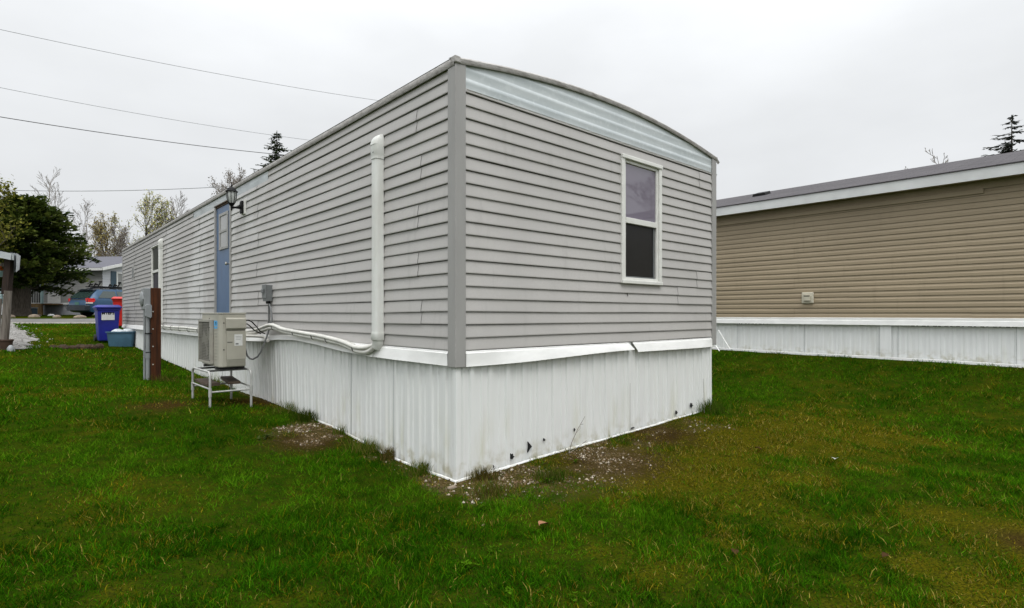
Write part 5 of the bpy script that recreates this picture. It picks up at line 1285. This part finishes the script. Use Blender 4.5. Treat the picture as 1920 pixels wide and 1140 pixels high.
# brown litter: slivers of bark and dead stalk between the chips
x2 = r.uniform(-1.0, 4.9, 60000); y2 = r.uniform(-1.3, 3.2, 60000); m2 = np.clip(gravel_mask(x2, y2)*.5 + soil_mask(x2, y2)*.9 + .12*yellow_mask(x2, y2)*(y2 < 0), 0, 1)
k2 = (r.random(60000) < m2*.45) & keep(x2, y2); x2, y2 = x2[k2], y2[k2]
pth = np.concatenate([np.stack([a_[0] + (b_[0]-a_[0])*t_ + r.normal(0, .3, 500), a_[1] + (b_[1]-a_[1])*t_ + r.normal(0, .3, 500)], 1) for a_, b_, t_ in ((PATHC[i], PATHC[i+1], r.random(500)) for i in range(4))])
nc, nl, np_ = len(x), len(x2), len(pth); x = np.r_[x, x2, pth[:, 0]]; y = np.r_[y, y2, pth[:, 1]]; n = nc + nl + np_; z = ground(x, y)
s = np.r_[s, .006 + .012*r.random(nl)**2, .012 + .03*r.random(np_)**2]
asp = np.r_[np.full(nc, .7), np.full(nl, .16), np.full(np_, .8)]
octv = np.array([(1,0,0),(0,1,0),(-1,0,0),(0,-1,0),(0,0,.8),(0,0,-.6)], float)
V = octv[None]*(.6 + .8*r.random((n, 6, 1)))*s[:, None, None]; t = r.random(n)*6.283
ct, sn = np.cos(t)[:, None], np.sin(t)[:, None]; V = np.stack([V[..., 0]*ct - V[..., 1]*sn*asp[:, None], V[..., 0]*sn + V[..., 1]*ct*asp[:, None], V[..., 2]*np.minimum(1, asp*1.6)[:, None]], -1) + np.stack([x, y, z + s*.25], -1)[:, None]
fo = np.array([(0,1,4),(1,2,4),(2,3,4),(3,0,4),(1,0,5),(2,1,5),(3,2,5),(0,3,5)]); F = (np.arange(n)[:, None, None]*6 + fo[None]).reshape(-1, 3)
pal = np.array([(.30, .25, .18), (.20, .15, .09), (.42, .37, .30), (.12, .085, .05), (.07, .045, .02), (.17, .11, .055)]); c = pal[r.integers(0, 6, n)]*(.7 + .6*r.random((n, 1))); lp = np.array([(.05, .028, .010), (.09, .055, .02), (.16, .11, .05), (.03, .018, .008)]); c[nc:nc+nl] = lp[r.integers(0, 4, nl)]*(.7 + .6*r.random((nl, 1))); c[nc+nl:] = np.array([(.30, .29, .27)])*(.4 + .9*r.random((np_, 1)))
tag(np_mesh("gravel", V.reshape(-1, 3), F, 3, M['stones'], np.repeat(c, 6, 0)), "pale stone chips and brown litter scattered along the foot of the white skirting", "gravel", kind="stuff")

def tuft(x, y, n, h, label, seed, cols, spread=.06, wd=.0045, name="grass_tuft", group="taller tufts along the skirting"):
    r = np.random.default_rng(seed); g = gz(x, y); bx = x + r.normal(0, spread, n); by = y + r.normal(0, spread, n)
    bx = np.where((by > -.02), np.minimum(bx, -.03), bx) if x < 0 else bx; by = np.minimum(by, -.03) if x > .2 and y < 0 else by
    base = np.stack([bx, by, ground(bx, by) - .01], 1); hh = h*(.5 + .6*r.random(n)); a = r.random(n)*6.283; ln_ = .15 + .55*r.random(n)
    tip = base + np.stack([np.cos(a)*ln_*hh, np.sin(a)*ln_*hh, hh], 1); mid = base*.5 + tip*.5 + np.array([0, 0, 1])*hh[:, None]*.12
    t = r.random(n)*6.283; u = np.stack([np.cos(t), np.sin(t), 0*t], 1)*wd/2
    V = np.stack([base - u, base + u, mid - u*.8, mid + u*.8, tip], 1).reshape(-1, 3); b = np.arange(n)[:, None]*5; F = np.concatenate([b + [0, 1, 3], b + [0, 3, 2], b + [2, 3, 4]], 0)
    cols = np.array(cols); c = cols[r.integers(0, len(cols), n)]*(.7 + .6*r.random((n, 1)))
    o = np_mesh(name, V, F, 3, M['grass'], np.repeat(c, 5, 0), loc=(x, y, g)); tag(o, label, "grass tuft", group); return o
GC = [(.03, .08, .003), (.055, .11, .005), (.10, .12, .015), (.18, .15, .04)]; DC = [(.10, .075, .02), (.15, .11, .035), (.07, .05, .01), (.05, .07, .008)]
tuft(-.07, .42, 260, .13, "green tuft against the side skirting nearest the corner", 1, GC, .045)
tuft(-.06, 1.02, 200, .14, "straw coloured tuft at a skirting seam on the side", 2, DC, .035)
tuft(-.10, 1.38, 420, .13, "dense green tuft along the side skirting before the gravel patch", 3, GC, .08)
tuft(-.07, 2.05, 120, .12, "sparse green tuft at the gravel patch beside the skirting", 4, GC, .04)
tuft(-.09, 2.95, 420, .15, "dark green tuft beyond the gravel patch by the skirting", 5, [(.02, .045, .003), (.03, .06, .004), (.08, .08, .015)], .10)
tuft(-.05, 3.6, 160, .17, "wispy tall grass on the skirting short of the stand", 6, GC, .12)
tuft(.02, -.42, 420, .10, "round tuft in the chips just off the corner", 7, GC + DC, .085)
tuft(.62, -.52, 420, .095, "dark round tuft out in the chips before the front skirting", 8, [(.03, .07, .004), (.05, .08, .008), (.12, .10, .03)], .07)
tuft(.22, -.09, 300, .11, "low brownish tuft against front skirting near the corner", 9, DC, .05)
tuft(4.1, -.10, 420, .19, "tall green tuft at the right end of the front skirting", 10, [(.03, .075, .003), (.05, .1, .006), (.09, .11, .02)], .10)
tuft(-.30, 6.6, 300, .2, "tall grass between the meter post and the skirting", 11, GC, .16)
tuft(-.82, 7.30, 200, .13, "grass tuft at the foot of the meter post", 12, GC + DC, .1)
def weed(x, y, n, s, label, seed, cols=((.04, .10, .003), (.06, .13, .006))):
    r = np.random.default_rng(seed); g = gz(x, y); V, F, C = [], [], []
    for i in range(n):
        a = r.random()*6.283; d = abs(r.normal(0, s*2.2)); px, py = x + math.cos(a)*d, y + math.sin(a)*d*.8; z = gz(px, py) + .008 + .034*r.random(); sz = s*(.5 + .7*r.random()); t = r.random()*6.283
        u = np.array([math.cos(t), math.sin(t), .25*r.normal()]); v = np.array([-math.sin(t), math.cos(t), .25*r.normal()]); c = np.array([px, py, z]); b = len(V)
        V += [c - u*sz, c - u*sz*.3 + v*sz*.5, c + u*sz*.6 + v*sz*.4, c + u*sz, c + u*sz*.6 - v*sz*.4, c - u*sz*.3 - v*sz*.5]; F += [(b, b+1, b+5), (b+1, b+2, b+5), (b+2, b+4, b+5), (b+2, b+3, b+4)]
        C += [np.array(cols[r.integers(0, len(cols))])*(.7 + .6*r.random())]*6
    tag(np_mesh("broadleaf_weed", np.array(V), np.array(F), 3, M['grass'], np.array(C), loc=(x, y, g)), label, "weed", "broadleaf weeds in the lawn")
def gp(px, py, z=.0):
    t = (EYE - z)*1040/(py - 589.4); p = at(px, py, t); z2 = gz(p[0], p[1]); t = (EYE - z2)*1040/(py - 589.4); return at(px, py, t)
for k, (px, py, nn, s, lb) in enumerate(((875, 1068, 40, .014, "loose cluster of broad clover leaves low in the front lawn"), (925, 1035, 22, .014, "small broadleaf weed right above the clover cluster"), (905, 957, 46, .012, "bright feathery weed in the chips off the corner"),
                                          (1025, 905, 44, .014, "bright green weed spreading on the chips before the front skirting"), (955, 1120, 24, .012, "pale leafy weed at the bottom edge of the lawn"), (1075, 1125, 24, .011, "leafy weed at the lawn's bottom edge, right of centre"),
                                          (500, 815, 40, .022, "grey green weed patch beside the soil near the side skirting"), (1080, 868, 30, .012, "dark small weed close to the front skirting"))):
    p = gp(px, py); weed(p[0], p[1], nn, s, lb, k, ((.05, .075, .02), (.07, .095, .03)) if k == 6 else ((.04, .10, .003), (.06, .13, .006)))
# dry stalk leaning on the front skirting
sk = empty("dry_stalk", (1.32, -.06, gz(1.32, -.06)), "dry branching stalk leaning on the front skirting", "dry stalk"); m = MB(); g = gz(1.32, -.06)
m.tube([(1.30, -.10, g), (1.36, -.08, g + .09), (1.47, -.06, g + .20), (1.60, -.05, g + .32)], [.004, .0035, .003, .002], 5); m.tube([(1.44, -.065, g + .17), (1.50, -.07, g + .21), (1.49, -.08, g + .24)], .002, 4); m.tube([(1.52, -.055, g + .245), (1.55, -.07, g + .25)], .002, 4); m.tube([(1.30, -.1, g), (1.42, -.12, g + .05), (1.54, -.12, g + .09)], .003, 4)
m.build("stem", M['greybark'], sk)
tk = empty("dry_stalk", (3.95, -.08, gz(3.95, -.08)), "single upright dry stem by the right end of front skirting", "dry stalk"); g = gz(3.95, -.08)
MB().tube([(3.95, -.08, g), (3.96, -.07, g + .25), (3.96, -.06, g + .45)], [.004, .003, .002], 4).build("stem", M['greybark'], tk)
def leaf(px, py, s, label, mat, seed, name="fallen_leaf", cat="leaf"):
    p = gp(px, py); r = np.random.default_rng(seed); yaw = r.random()*6.283; u = np.array([math.cos(yaw), math.sin(yaw), .15]); v = np.array([-math.sin(yaw), math.cos(yaw), .1]); c = p + Zu*.028; m = MB()
    rows = []
    for i in range(7):
        f = i/6; w_ = math.sin(math.pi*min(.97, f*.92 + .05))**.8*s*.42; rows.append([c + u*s*(f*2 - 1)*.5*2*.5 + v*w_*k + Zu*(.25*s*abs(k)*.6 + .15*s*math.sin(f*3)) for k in (-1, -.5, 0, .5, 1)])
    m.grid(rows); m.grid([[q - Zu*.0012 for q in rr_] for rr_ in rows]); tag(m.build(name, mat, loc=tuple(p), smooth=60), label, cat)
leaf(1019, 993, .085, "curled brown leaf in the grass before the front skirting", M['deadleaf'], 1)
leaf(1422, 847, .06, "dark curled leaf on the yellowed grass right of the home", M['darkleaf'], 2)
leaf(1378, 1045, .05, "dark crumpled leaf in the lawn's lower right", M['darkleaf'], 3)
leaf(1660, 1052, .045, "small dark leaf farthest right in the lawn", M['darkleaf'], 4)
leaf(1566, 867, .07, "flat whitish scrap lying on the yellowed grass", M['paper'], 6, "litter_scrap", "litter")
p = gp(848, 915); rock((p[0], p[1], p[2]), .035, M['rock'], "loose_stone", "largest pale stone in the chips at the home's corner", None, 9)
